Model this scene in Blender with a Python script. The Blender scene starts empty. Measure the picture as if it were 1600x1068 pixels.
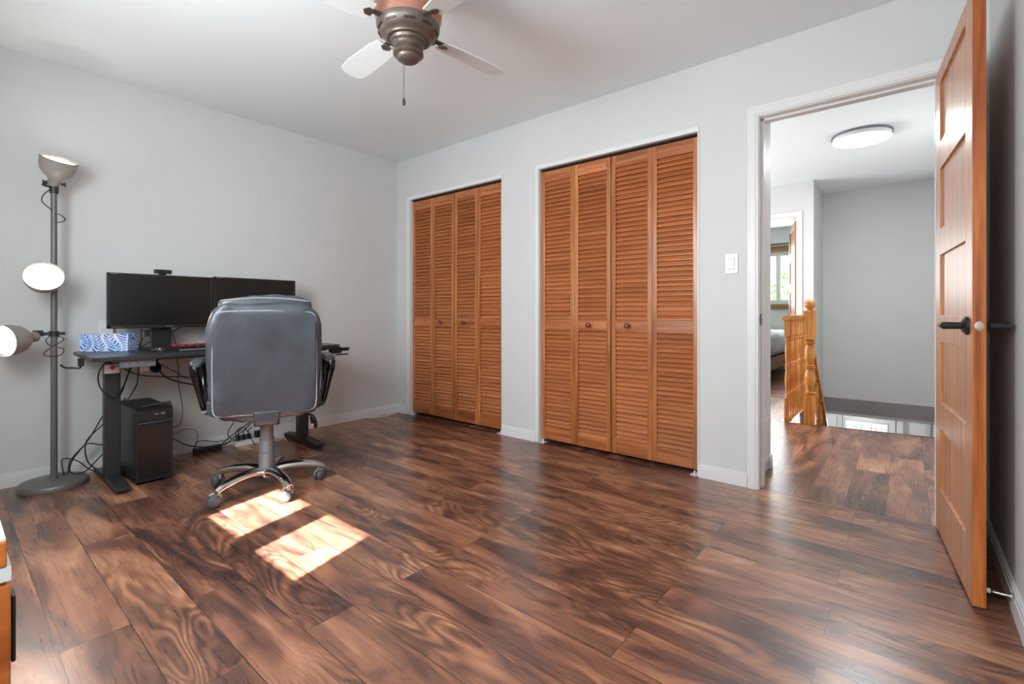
import bpy, bmesh, math, random
from mathutils import Vector, Matrix
R = math.radians
scene = bpy.context.scene
col = scene.collection
random.seed(7)

# ------------------------------------------------------------------ camera
cam_d = bpy.data.cameras.new('camera')
cam_d.sensor_fit = 'HORIZONTAL'; cam_d.sensor_width = 36.0
cam_d.lens = 743.66 / 1600 * 36.0
cam_d.shift_y = -(534.0 - 488.43) / 1600.0
cam_d.clip_start = 0.02; cam_d.clip_end = 200
cam = bpy.data.objects.new('camera', cam_d); col.objects.link(cam)
cam.location = (3.8513, -2.8813, 0.9706)
cam.rotation_euler = (R(90), 0, R(39.612))
scene.camera = cam
# ------------------------------------------------------------------ colour management
scene.view_settings.view_transform = 'Standard'
scene.view_settings.look = 'None'
scene.view_settings.gamma = 1.0
scene.view_settings.exposure = -0.06
scene.cycles.max_bounces = 10
scene.cycles.diffuse_bounces = 7
scene.cycles.glossy_bounces = 5
scene.cycles.transmission_bounces = 8
scene.cycles.sample_clamp_indirect = 6.0
scene.cycles.caustics_reflective = False
scene.cycles.caustics_refractive = False
# ------------------------------------------------------------------ world, sun, daylight
world = bpy.data.worlds.new('world'); scene.world = world; world.use_nodes = True
bg = world.node_tree.nodes['Background']
bg.inputs[0].default_value = (0.86, 0.93, 1.0, 1); bg.inputs[1].default_value = 2.6

def light(name, kind, loc, rot, energy, color=(1, 1, 1), **kw):
    d = bpy.data.lights.new(name, kind); d.energy = energy; d.color = color
    for k, v in kw.items(): setattr(d, k, v)
    o = bpy.data.objects.new(name, d); o.location = loc; o.rotation_euler = rot; col.objects.link(o)
    return o
SUN_EL = R(38)
sdir = Vector((-0.2517 * math.cos(SUN_EL), 0.9678 * math.cos(SUN_EL), -math.sin(SUN_EL)))
sun = light('sun', 'SUN', (2, -8, 6), (0, 0, 0), 105.0, (1.0, 0.96, 0.92), angle=R(0.7))
sun.rotation_euler = sdir.to_track_quat('-Z', 'Y').to_euler()
# sky light coming in through each window opening, plus a fill lamp at the added blind window
light('blind_fill_study', 'AREA', (3.45, -3.215, 1.5), (R(90), 0, 0), 25, (0.90, 0.975, 1.0), shape='RECTANGLE', size=0.9, size_y=1.0)
light('daylight_study', 'AREA', (2.05, -3.30, 1.55), (R(78), 0, 0), 26, (0.90, 0.975, 1.0), shape='RECTANGLE', size=0.86, size_y=1.0)
light('sky_fill_study', 'AREA', (2.05, -3.28, 1.6), (R(52), 0, 0), 34, (0.90, 0.975, 1.0), shape='RECTANGLE', size=0.86, size_y=0.9)  # added to lift the floor, standing in for steep skylight
# lamp added to brighten the ceiling, standing in for bounce off ground outside
light('ground_fill_study', 'AREA', (2.05, -3.29, 1.5), (R(114), 0, 0), 15, (0.90, 0.975, 1.0), shape='RECTANGLE', size=0.86, size_y=0.8)
light('daylight_bedroom', 'AREA', (1.9, 6.36, 1.6), (R(-90), 0, 0), 34, (0.97, 0.99, 0.98), shape='RECTANGLE', size=1.5, size_y=1.0)
light('daylight_foyer', 'AREA', (3.41, 5.54, -0.95), (R(-90), 0, 0), 18, (1.0, 1.0, 1.0), shape='RECTANGLE', size=0.46, size_y=0.7)
# fill lamp added at the closed hall end, standing in for other rooms' daylight
light('hall_fill', 'AREA', (0.95, 2.0, 1.15), (0, R(-90), 0), 84, (0.96, 0.99, 1.0), shape='RECTANGLE', size=1.5, size_y=1.5)
light('foyer_fill', 'POINT', (3.35, 4.85, -0.55), (0, 0, 0), 11, (1.0, 0.99, 0.97), shadow_soft_size=0.12)  # unseen fill added to brighten the foyer, no fixture modelled

# ------------------------------------------------------------------ materials
def lin(c):
    r = [((x / 255) / 12.92 if x / 255 <= 0.04045 else ((x / 255 + 0.055) / 1.055) ** 2.4) for x in c]
    return (r[0], r[1], r[2], 1)
class NT:
    def __init__(s, name):
        s.m = bpy.data.materials.new(name); s.m.use_nodes = True
        s.t = s.m.node_tree; s.b = s.t.nodes['Principled BSDF']; s.out = s.t.nodes['Material Output']
    def n(s, typ, **kw):
        nd = s.t.nodes.new(typ)
        for k, v in kw.items():
            if k.startswith('i_'):
                key = k[2:]
                nd.inputs[int(key) if key.isdigit() else key].default_value = v
            else: setattr(nd, k, v)
        return nd
    def l(s, a, b): s.t.links.new(a, b)
    def math(s, op, a, b=None):
        nd = s.n('ShaderNodeMath', operation=op)
        for i, v in enumerate((a, b)):
            if v is None: continue
            if isinstance(v, (int, float)): nd.inputs[i].default_value = v
            else: s.l(v, nd.inputs[i])
        return nd.outputs[0]
    def ramp(s, fac, stops):
        r = s.n('ShaderNodeValToRGB'); e = r.color_ramp.elements
        while len(e) < len(stops): e.new(0.5)
        for el, (p, c) in zip(e, stops): el.position = p; el.color = c
        s.l(fac, r.inputs[0]); return r.outputs[0]
    def mix(s, fac, a, b, mode='MIX'):
        m = s.n('ShaderNodeMix', data_type='RGBA', blend_type=mode)
        for i, v in ((0, fac), (6, a), (7, b)):
            if isinstance(v, (int, float, tuple)): m.inputs[i].default_value = v
            else: s.l(v, m.inputs[i])
        return m.outputs[2]
    def bump(s, h, strength=0.2, dist=0.002):
        b = s.n('ShaderNodeBump'); b.inputs['Strength'].default_value = strength; b.inputs['Distance'].default_value = dist
        s.l(h, b.inputs['Height']); s.l(b.outputs[0], s.b.inputs['Normal'])
def plain(name, c, rough=0.5, metal=0.0, noise=0.04, scale=20, bump=0.0, spec=0.5, coat=0.0):
    t = NT(name); b = t.b
    b.inputs['Roughness'].default_value = rough; b.inputs['Metallic'].default_value = metal
    b.inputs['Specular IOR Level'].default_value = spec; b.inputs['Coat Weight'].default_value = coat
    tc = t.n('ShaderNodeTexCoord'); nz = t.n('ShaderNodeTexNoise', i_Scale=scale, i_Detail=4.0)
    t.l(tc.outputs['Object'], nz.inputs['Vector'])
    base = lin(c)
    lo = tuple(x * (1 - noise) for x in base[:3]) + (1,); hi = tuple(min(1, x * (1 + noise)) for x in base[:3]) + (1,)
    t.l(t.ramp(nz.outputs[0], [(0.3, lo), (0.7, hi)]), b.inputs['Base Color'])
    if bump: t.bump(nz.outputs[0], bump, 0.001)
    return t.m
def emit(name, c, strength):
    t = NT(name); t.b.inputs['Base Color'].default_value = lin(c)
    t.b.inputs['Emission Color'].default_value = lin(c); t.b.inputs['Emission Strength'].default_value = strength
    return t.m
def wood(name, dark, mid, light_, axis='Z', rough=0.35, scale=1.0, coat=0.15):
    t = NT(name); tc = t.n('ShaderNodeTexCoord'); oi = t.n('ShaderNodeObjectInfo')
    mp = t.n('ShaderNodeMapping'); sc = {'X': (1.2, 26, 26), 'Y': (26, 1.2, 26), 'Z': (26, 26, 1.2)}[axis]
    mp.inputs['Scale'].default_value = tuple(x * scale for x in sc)
    add = t.n('ShaderNodeVectorMath', operation='ADD'); cmb = t.n('ShaderNodeCombineXYZ')
    t.l(t.math('MULTIPLY', oi.outputs['Random'], 7.3), cmb.inputs[0]); t.l(t.math('MULTIPLY', oi.outputs['Random'], 11.1), cmb.inputs[2])
    t.l(tc.outputs['Object'], add.inputs[0]); t.l(cmb.outputs[0], add.inputs[1]); t.l(add.outputs[0], mp.inputs['Vector'])
    nz = t.n('ShaderNodeTexNoise', i_Scale=1.0, i_Detail=5.0, i_Distortion=0.8); t.l(mp.outputs[0], nz.inputs['Vector'])
    n2 = t.n('ShaderNodeTexNoise', i_Scale=6.0, i_Detail=3.0); t.l(mp.outputs[0], n2.inputs['Vector'])
    f = t.math('ADD', t.math('MULTIPLY', nz.outputs[0], 0.75), t.math('MULTIPLY', n2.outputs[0], 0.25))
    c = t.ramp(f, [(0.32, lin(dark)), (0.5, lin(mid)), (0.68, lin(light_))])
    hv = t.n('ShaderNodeHueSaturation'); t.l(t.math('ADD', t.math('MULTIPLY', oi.outputs['Random'], 0.24), 0.88), hv.inputs['Value']); t.l(c, hv.inputs['Color'])
    t.l(hv.outputs[0], t.b.inputs['Base Color'])
    t.b.inputs['Roughness'].default_value = rough; t.b.inputs['Coat Weight'].default_value = coat; t.b.inputs['Coat Roughness'].default_value = 0.25 if coat < 0.5 else 0.36
    t.bump(f, 0.15, 0.001)
    return t.m
def floor_mat(name, along='X'):
    t = NT(name); tc = t.n('ShaderNodeTexCoord'); sp = t.n('ShaderNodeSeparateXYZ'); t.l(tc.outputs['Object'], sp.inputs[0])
    x, y = (sp.outputs[0], sp.outputs[1]) if along == 'X' else (sp.outputs[1], sp.outputs[0])
    cv = t.n('ShaderNodeCombineXYZ'); t.l(x, cv.inputs[0]); t.l(t.math('ADD', y, 0.02), cv.inputs[1])
    br = t.n('ShaderNodeTexBrick', offset=0.37, offset_frequency=2, squash=1.0)
    for k, v in (('Color1', (0, 0, 0, 1)), ('Color2', (1, 1, 1, 1)), ('Mortar', (0.5, 0.5, 0.5, 1)), ('Scale', 1.0), ('Mortar Size', 0.0013), ('Mortar Smooth', 0.3), ('Brick Width', 1.22), ('Row Height', 0.165)):
        br.inputs[k].default_value = v
    t.l(cv.outputs[0], br.inputs['Vector'])
    pid = t.n('ShaderNodeSeparateColor'); t.l(br.outputs['Color'], pid.inputs[0]); p = pid.outputs[0]
    def vec(sx, sy, a, b):
        c = t.n('ShaderNodeCombineXYZ')
        t.l(t.math('ADD', t.math('MULTIPLY', x, sx), t.math('MULTIPLY', p, a)), c.inputs[0])
        t.l(t.math('ADD', t.math('MULTIPLY', y, sy), t.math('MULTIPLY', p, b)), c.inputs[1])
        t.l(t.math('MULTIPLY', p, 5.7), c.inputs[2]); return c.outputs[0]
    blot = t.n('ShaderNodeTexNoise', i_Scale=1.0, i_Detail=8.0, i_Roughness=0.6, i_Distortion=0.8); t.l(vec(2.3, 8.0, 31, 17), blot.inputs['Vector'])
    grain = t.n('ShaderNodeTexNoise', i_Scale=1.0, i_Detail=3.0, i_Roughness=0.5); t.l(vec(4, 150, 13, 23), grain.inputs['Vector'])
    ringn = t.n('ShaderNodeTexNoise', i_Scale=1.0, i_Detail=1.5, i_Distortion=0.4); t.l(vec(1.5, 5.5, 19, 7), ringn.inputs['Vector'])
    ring = t.math('SINE', t.math('MULTIPLY', ringn.outputs[0], 150.0))
    knots = t.n('ShaderNodeTexVoronoi', feature='F1', i_Scale=1.0); t.l(vec(0.9, 3.1, 3, 9), knots.inputs['Vector'])
    kn = t.ramp(knots.outputs['Distance'], [(0.0, (0.6, 0.6, 0.6, 1)), (0.10, (0, 0, 0, 1))])
    f = t.math('ADD', t.math('MULTIPLY', blot.outputs[0], 0.88), t.math('MULTIPLY', grain.outputs[0], 0.12))
    f = t.math('ADD', f, t.math('MULTIPLY', t.math('SUBTRACT', p, 0.5), 0.10))
    c = t.ramp(f, [(0.34, lin((66, 44, 40))), (0.44, lin((108, 70, 56))), (0.53, lin((146, 97, 74))), (0.62, lin((176, 124, 94))), (0.74, lin((200, 158, 130)))])
    msk = t.n('ShaderNodeTexNoise', i_Scale=1.0, i_Detail=1.0); t.l(vec(0.8, 1.4, 41, 3), msk.inputs['Vector'])
    mk = t.ramp(msk.outputs[0], [(0.46, (0.04, 0.04, 0.04, 1)), (0.58, (0.32, 0.32, 0.32, 1))])
    c = t.mix(t.math('MULTIPLY', t.math('ADD', ring, 1.0), mk), c, lin((40, 26, 22)))
    pass
    c = t.mix(br.outputs['Fac'], c, lin((26, 14, 12)))
    t.l(c, t.b.inputs['Base Color'])
    t.l(t.math('ADD', t.math('MULTIPLY', grain.outputs[0], 0.14), 0.22), t.b.inputs['Roughness'])
    t.b.inputs['Specular IOR Level'].default_value = 1.0
    h = t.math('ADD', t.math('MULTIPLY', ring, 0.25), grain.outputs[0]); h = t.math('SUBTRACT', h, t.math('MULTIPLY', br.outputs['Fac'], 3.0))
    t.bump(h, 0.07, 0.0004)
    return t.m
M = {}
M['wall'] = plain('wall_paint', (205, 206, 206), 0.55, noise=0.012, scale=3, bump=0.0)
M['ceiling'] = plain('ceiling_paint', (229, 236, 238), 0.7, noise=0.01, scale=3)
M['trim'] = plain('white_trim_paint', (220, 220, 220), 0.35, noise=0.01)
M['greyband'] = plain('soffit_paint', (200, 200, 202), 0.7, noise=0.01)
M['floor'] = floor_mat('floor_laminate', 'X')
M['floor_hall'] = floor_mat('floor_laminate_hall', 'Y')
PD, PM, PL = (150, 84, 46), (174, 102, 58), (194, 120, 72)
M['slat'] = wood('closet_slat_wood', PD, PM, PL, 'X', 0.32)
M['stile'] = wood('closet_stile_wood', (120, 66, 32), (170, 102, 54), (206, 136, 80), 'Z', 0.32)
M['rail'] = wood('closet_rail_wood', (122, 64, 34), (164, 94, 52), (198, 126, 76), 'X', 0.32)
M['knobw'] = wood('knob_wood', (70, 32, 18), (112, 56, 30), (140, 76, 44), 'Z', 0.25, 2.0)
M['doorface'] = wood('door_face_wood', (140, 84, 46), (178, 116, 70), (204, 146, 96), 'Z', 0.42, coat=0.75)  # paler than the edge: reflected wash on the face is put into the colour
M['dooredge'] = wood('door_edge_wood', (118, 54, 18), (172, 92, 36), (206, 124, 58), 'Z', 0.35)
M['oak'] = wood('golden_oak_wood', (150, 84, 24), (196, 124, 46), (220, 156, 78), 'Z', 0.35)
M['oakx'] = wood('golden_oak_rail_wood', (150, 84, 24), (196, 124, 46), (220, 156, 78), 'Y', 0.35)
M['dresser'] = wood('dresser_wood', (140, 66, 14), (190, 98, 30), (214, 126, 52), 'Y', 0.35)
M['nosing'] = wood('nosing_wood', (50, 26, 20), (86, 46, 32), (110, 62, 44), 'X', 0.3)
M['brown'] = wood('window_trim_wood', (110, 70, 40), (146, 100, 64), (170, 124, 86), 'X', 0.4)
M['black'] = plain('black_plastic', (24, 24, 25), 0.42, noise=0.05)
M['blackgloss'] = plain('black_gloss_plastic', (10, 10, 11), 0.12, noise=0.02)
M['blackmetal'] = plain('black_powder_steel', (38, 38, 40), 0.45, 0.0, noise=0.04)
M['screen'] = plain('dark_screen', (14, 14, 14), 0.3, noise=0.02)
M['desktop'] = plain('desk_laminate', (46, 44, 44), 0.33, noise=0.05, scale=60)
M['lampgrey'] = plain('lamp_grey_metal', (106, 106, 103), 0.42, 0.3, noise=0.02)
M['chrome'] = plain('brushed_chrome', (196, 196, 196), 0.16, 1.0, noise=0.03)
M['silver'] = plain('silver_plastic', (118, 122, 127), 0.4, 0.2, noise=0.03)
M['caster'] = plain('caster_grey_plastic', (72, 75, 80), 0.45, noise=0.03)
M['nickel'] = plain('satin_nickel', (190, 180, 165), 0.3, 0.9, noise=0.02)
M['bronze'] = plain('fan_pewter_metal', (104, 92, 84), 0.38, 0.6, noise=0.05)
M['copper'] = plain('fan_copper_enamel', (158, 108, 88), 0.32, 0.25, noise=0.05)
M['blade'] = plain('fan_blade_white', (214, 216, 215), 0.75, noise=0.01)
M['white'] = plain('white_plastic', (222, 222, 221), 0.35, noise=0.01)
M['hub'] = plain('grey_plastic', (92, 94, 96), 0.5, noise=0.03)
M['red'] = plain('red_plastic', (196, 36, 40), 0.4, noise=0.02)
M['cable'] = plain('black_cable_rubber', (18, 18, 18), 0.5, noise=0.03)
M['greycable'] = plain('grey_cable_rubber', (120, 120, 120), 0.5, noise=0.03)
M['whitecable'] = plain('white_cable_rubber', (226, 226, 226), 0.45, noise=0.01)
M['bed'] = plain('grey_duvet_cloth', (196, 198, 200), 0.9, noise=0.08, scale=14, bump=0.6)
M['stone'] = plain('stair_wall_paint', (236, 236, 237), 0.6, noise=0.01)
M['bark'] = plain('bark', (92, 74, 58), 0.9, noise=0.2)
M['leaf'] = plain('leaf', (112, 168, 74), 0.6, noise=0.3, scale=3)
M['grass'] = plain('grass', (104, 144, 70), 0.9, noise=0.3, scale=5)
M['shadow_line'] = plain('dark_gap', (20, 16, 14), 0.8)
# leather: dark slate grey with worn lighter patches and creases
def leather():
    t = NT('worn_slate_leather'); tc = t.n('ShaderNodeTexCoord')
    n1 = t.n('ShaderNodeTexNoise', i_Scale=3.2, i_Detail=6.0, i_Roughness=0.6, i_Distortion=0.5); t.l(tc.outputs['Object'], n1.inputs['Vector'])
    n2 = t.n('ShaderNodeTexNoise', i_Scale=90.0, i_Detail=3.0); t.l(tc.outputs['Object'], n2.inputs['Vector'])
    n3 = t.n('ShaderNodeTexNoise', i_Scale=11.0, i_Detail=4.0, i_Distortion=1.6); t.l(tc.outputs['Object'], n3.inputs['Vector'])
    t.l(t.ramp(n1.outputs[0], [(0.3, lin((44, 47, 53))), (0.55, lin((60, 65, 73))), (0.75, lin((84, 92, 101)))]), t.b.inputs['Base Color'])
    t.l(t.math('ADD', t.math('MULTIPLY', n3.outputs[0], 0.25), 0.27), t.b.inputs['Roughness'])
    t.b.inputs['Specular IOR Level'].default_value = 0.7
    t.bump(t.math('ADD', t.math('MULTIPLY', n3.outputs[0], 3.0), n2.outputs[0]), 0.22, 0.003)
    return t.m
M['leather'] = leather()
M['piping'] = plain('worn_leather_piping', (150, 156, 162), 0.3, noise=0.1, scale=40)
def glass(name, rough=0.0, tint=(255, 255, 255)):
    t = NT(name); g = t.n('ShaderNodeBsdfGlass'); g.inputs['Color'].default_value = lin(tint); g.inputs['Roughness'].default_value = rough; g.inputs['IOR'].default_value = 1.45
    t.l(g.outputs[0], t.out.inputs[0]); return t.m
def thin_glass(name):
    t = NT(name); tr = t.n('ShaderNodeBsdfTransparent'); gl = t.n('ShaderNodeBsdfGlossy'); gl.inputs['Roughness'].default_value = 0.02
    mx = t.n('ShaderNodeMixShader'); mx.inputs[0].default_value = 0.06
    t.l(tr.outputs[0], mx.inputs[1]); t.l(gl.outputs[0], mx.inputs[2]); t.l(mx.outputs[0], t.out.inputs[0]); return t.m
M['glass'] = glass('clear_glass'); M['pane'] = thin_glass('window_pane_glass')
# lamp shade: grey plastic that lets some light through
def shade_mat():
    t = NT('frosted_lamp_shade'); tr = t.n('ShaderNodeBsdfTranslucent'); tr.inputs[0].default_value = lin((255, 226, 200))
    t.b.inputs['Base Color'].default_value = lin((134, 134, 132)); t.b.inputs['Roughness'].default_value = 0.4
    mx = t.n('ShaderNodeMixShader'); mx.inputs[0].default_value = 0.09
    t.l(t.b.outputs[0], mx.inputs[1]); t.l(tr.outputs[0], mx.inputs[2]); t.l(mx.outputs[0], t.out.inputs[0]); return t.m
M['shade'] = shade_mat()
M['bulb'] = emit('lamp_diffuser_glow', (255, 246, 230), 3.2)
M['bulbring'] = emit('lamp_bulb_ring_glow', (255, 214, 168), 1.15)
M['ceilglow'] = emit('ceiling_light_glow', (255, 253, 248), 6.0)
M['frost'] = emit('leaded_door_glass_glow', (240, 244, 246), 0.9)  # daylight behind the glass is put in as emission
def tissue():
    t = NT('blue_leaf_print'); tc = t.n('ShaderNodeTexCoord'); sp = t.n('ShaderNodeSeparateXYZ'); t.l(tc.outputs['Object'], sp.inputs[0])
    # leaf fronds: herringbone leaflets either side of curved stems
    x = sp.outputs[0]; z = sp.outputs[2]
    wob = t.n('ShaderNodeTexNoise', i_Scale=9.0, i_Detail=0.0); t.l(tc.outputs['Object'], wob.inputs['Vector'])
    xs = t.math('ADD', t.math('MULTIPLY', x, 13.0), t.math('MULTIPLY', wob.outputs[0], 2.0))
    fx = t.math('ABSOLUTE', t.math('SUBTRACT', t.math('FRACT', xs), 0.5))
    a = t.math('FRACT', t.math('ADD', t.math('MULTIPLY', z, 62.0), t.math('MULTIPLY', fx, -3.2)))
    leaf = t.math('GREATER_THAN', a, 0.48)
    inside = t.math('LESS_THAN', fx, 0.40); gap = t.math('GREATER_THAN', fx, 0.03)
    m = t.math('MULTIPLY', t.math('MULTIPLY', leaf, inside), gap)
    n = t.n('ShaderNodeTexNoise', i_Scale=16.0); t.l(tc.outputs['Object'], n.inputs['Vector'])
    blue = t.ramp(n.outputs[0], [(0.4, lin((30, 88, 178))), (0.6, lin((84, 146, 214)))])
    ground = t.ramp(wob.outputs[0], [(0.4, lin((190, 212, 240))), (0.6, lin((236, 234, 248)))])
    t.l(t.mix(m, ground, blue), t.b.inputs['Base Color']); t.b.inputs['Roughness'].default_value = 0.5
    return t.m
M['tissue'] = tissue()

# ------------------------------------------------------------------ mesh helpers
class MB:
    def __init__(s): s.bm = bmesh.new()
    def _add(s, verts, faces, mi=0, smooth=False, mat=None):
        vs = [s.bm.verts.new((mat @ Vector(v)) if mat else v) for v in verts]
        for f in faces:
            try:
                fc = s.bm.faces.new([vs[i] for i in f]); fc.material_index = mi; fc.smooth = smooth
            except ValueError: pass
        return s
    def box(s, x0, x1, y0, y1, z0, z1, mi=0, mat=None):
        v = [(x, y, z) for z in (z0, z1) for y in (y0, y1) for x in (x0, x1)]
        return s._add(v, [(0, 2, 3, 1), (4, 5, 7, 6), (0, 1, 5, 4), (2, 6, 7, 3), (0, 4, 6, 2), (1, 3, 7, 5)], mi, False, mat)
    def prism(s, pts, z0, z1, mi=0, mat=None, axis='Z', smooth=False):
        n = len(pts)
        def P(a, b, c): return (a, b, c) if axis == 'Z' else ((a, c, b) if axis == 'Y' else (c, a, b))
        v = [P(a, b, z0) for a, b in pts] + [P(a, b, z1) for a, b in pts]
        f = [tuple(range(n))[::-1], tuple(range(n, 2 * n))] + [(i, (i + 1) % n, n + (i + 1) % n, n + i) for i in range(n)]
        s._add(v, f, mi, False, mat); return s
    def lathe(s, prof, seg=24, mi=0, mat=None, smooth=True, cap=True, sx=1, sy=1):
        v = []; f = []
        for r, z in prof:
            for k in range(seg):
                a = 2 * math.pi * k / seg; v.append((r * math.cos(a) * sx, r * math.sin(a) * sy, z))
        m = len(prof)
        for i in range(m - 1):
            for k in range(seg):
                k2 = (k + 1) % seg; f.append((i * seg + k, i * seg + k2, (i + 1) * seg + k2, (i + 1) * seg + k))
        if cap:
            if prof[0][0] > 1e-5: f.append(tuple(range(seg))[::-1])
            if prof[-1][0] > 1e-5: f.append(tuple(range((m - 1) * seg, m * seg)))
        return s._add(v, f, mi, smooth, mat)
    def cyl(s, p0, p1, r0, r1=None, seg=16, mi=0, smooth=True):
        p0 = Vector(p0); p1 = Vector(p1); d = p1 - p0; r1 = r0 if r1 is None else r1
        m = Matrix.Translation(p0) @ d.to_track_quat('Z', 'Y').to_matrix().to_4x4()
        return s.lathe([(r0, 0), (r1, d.length)], seg, mi, m, smooth)
    def ball(s, c, r, seg=16, mi=0, sz=1.0):
        n = seg // 2
        prof = [(max(1e-6, r * math.sin(math.pi * i / n)), -r * math.cos(math.pi * i / n) * sz) for i in range(n + 1)]
        return s.lathe(prof, seg, mi, Matrix.Translation(Vector(c)), True, False)
    def tube(s, pts, r, seg=8, mi=0, sub=6, closed=False, flat=1.0):
        P = [Vector(p) for p in pts]; rr = r if isinstance(r, (list, tuple)) else [r] * len(P)
        Q = []; RQ = []
        n = len(P)
        if sub > 1 and n > 2:
            for i in range(n - 1):
                a = P[max(i - 1, 0)]; b = P[i]; c = P[i + 1]; d = P[min(i + 2, n - 1)]
                for k in range(sub):
                    u = k / sub
                    Q.append(0.5 * ((2 * b) + (c - a) * u + (2 * a - 5 * b + 4 * c - d) * u * u + (3 * b - a - 3 * c + d) * u ** 3))
                    RQ.append(rr[i] * (1 - u) + rr[i + 1] * u)
            Q.append(P[-1]); RQ.append(rr[-1])
        else: Q = P; RQ = rr
        v = []; f = []; m = len(Q); up = None
        for i, q in enumerate(Q):
            t = (Q[min(i + 1, m - 1)] - Q[max(i - 1, 0)]).normalized()
            if up is None:
                up = Vector((0, 0, 1)) if abs(t.z) < 0.9 else Vector((0, 1, 0))
            x = t.cross(up)
            if x.length < 1e-4: x = t.orthogonal()
            x.normalize(); up = x.cross(t).normalized()
            for k in range(seg):
                a = 2 * math.pi * k / seg; v.append(q + x * (RQ[i] * math.cos(a)) + up * (RQ[i] * flat * math.sin(a)))
        for i in range(m - 1):
            for k in range(seg):
                k2 = (k + 1) % seg; f.append((i * seg + k, i * seg + k2, (i + 1) * seg + k2, (i + 1) * seg + k))
        f.append(tuple(range(seg))[::-1]); f.append(tuple(range((m - 1) * seg, m * seg)))
        return s._add(v, f, mi, True)
    def cushion(s, w, d, h, e=0.35, n=14, mat=None, fn=None, mi=0):
        # rounded (superellipsoid) pillow box, w,d,h half sizes
        v = []; f = []; NU, NV = n * 3, n
        def sp(c, p): return math.copysign(abs(c) ** p, c)
        for i in range(NV + 1):
            ph = -math.pi / 2 + math.pi * i / NV
            for k in range(NU):
                th = 2 * math.pi * k / NU
                p = [w * sp(math.cos(ph), e) * sp(math.cos(th), e), d * sp(math.cos(ph), e) * sp(math.sin(th), e), h * sp(math.sin(ph), e)]
                if fn: p = fn(p)
                v.append(tuple(p))
        for i in range(NV):
            for k in range(NU):
                k2 = (k + 1) % NU; f.append((i * NU + k, i * NU + k2, (i + 1) * NU + k2, (i + 1) * NU + k))
        return s._add(v, f, mi, True, mat)
    def build(s, name, mats, parent=None, loc=None, rot=None, bevel=0, kind=None, label=None):
        if not bevel: bmesh.ops.remove_doubles(s.bm, verts=s.bm.verts, dist=1e-6)
        bmesh.ops.recalc_face_normals(s.bm, faces=s.bm.faces)
        for e in s.bm.edges:
            if len(e.link_faces) == 2 and e.calc_face_angle(0) > R(42): e.smooth = False
        me = bpy.data.meshes.new(name); s.bm.to_mesh(me); s.bm.free()
        for m in (mats if isinstance(mats, (list, tuple)) else [mats]): me.materials.append(m)
        o = bpy.data.objects.new(name, me); col.objects.link(o)
        if parent: o.parent = parent
        if loc: o.location = loc
        if rot: o.rotation_euler = rot
        if bevel:
            b = o.modifiers.new('bevel', 'BEVEL'); b.width = bevel; b.segments = 2; b.limit_method = 'ANGLE'; b.angle_limit = R(40)
        if kind: o['kind'] = kind
        if label: o['label'] = label
        return o
def thing(name, label, cat, loc=(0, 0, 0), rz=0, group=None):
    o = bpy.data.objects.new(name, None); o.location = loc; o.rotation_euler = (0, 0, rz); o.empty_display_size = 0.1
    col.objects.link(o); return tag(o, label, cat, group)
def tag(o, label, cat, group=None):
    o['label'] = label; o['category'] = cat
    if group: o['group'] = group
    return o
def S(name, mb, mats, **kw):
    return mb.build(name, mats, kind='structure', **kw)
def text_mesh(name, txt, size, mat, parent, loc, rot, extrude=0.0004):
    c = bpy.data.curves.new(name, 'FONT'); c.body = txt; c.size = size; c.extrude = extrude; c.align_x = 'CENTER'; c.align_y = 'CENTER'
    tmp = bpy.data.objects.new(name, c); col.objects.link(tmp)
    me = bpy.data.meshes.new_from_object(tmp.evaluated_get(bpy.context.evaluated_depsgraph_get()))
    bpy.data.objects.remove(tmp); bpy.data.curves.remove(c)
    me.materials.clear(); me.materials.append(mat)
    o = bpy.data.objects.new(name, me); col.objects.link(o); o.parent = parent; o.location = loc; o.rotation_euler = rot
    return o

# ================================================================== SETTING
H = 2.44
CX = [(0.2055, 1.3604), (1.7286, 2.8999)]      # closet openings
DX0, DX1 = 3.2326, 3.957                        # doorway
RX = 4.128                                      # right wall
T = 0.12; YB = -3.25
HEAD = 2.045
# floors
m = MB(); m.box(-0.12, RX + 0.12, YB - 0.12, 0.012, -0.10, 0); S('floor', m, M['floor'])
m = MB()
m.prism([(0.7, 0.016), (RX + 0.12, 0.016), (RX + 0.12, 2.07), (2.985, 1.905), (2.985, 3.30), (0.7, 3.30)], -0.25, 0)
m.box(-0.12, 0.7, 0.016, 0.70, -0.1, 0)
S('floor_hall', m, M['floor_hall'])
m = MB(); m.box(0.5, 2.96, 3.305, 6.6, -0.12, 0); S('floor_bedroom', m, M['floor'])
m = MB(); m.box(DX0 - 0.0, DX1, 0.012, 0.016, -0.1, -0.0015); S('trim_6', m, M['shadow_line'])
m = MB(); m.prism([(2.985, 1.903), (RX, 2.068), (RX, 2.098), (2.985, 1.933)], -0.03, 0.001); S('trim_7', m, M['nosing'])
m = MB(); m.box(2.3, RX + 0.12, 1.9, 5.8, -2.55, -2.45); S('floor_foyer', m, M['floor'])
# ceiling over study, hall and bedroom
m = MB(); m.box(-0.12, RX + 0.12, YB - 0.12, 6.7, H, H + 0.1); S('ceiling', m, M['ceiling'])
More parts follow.
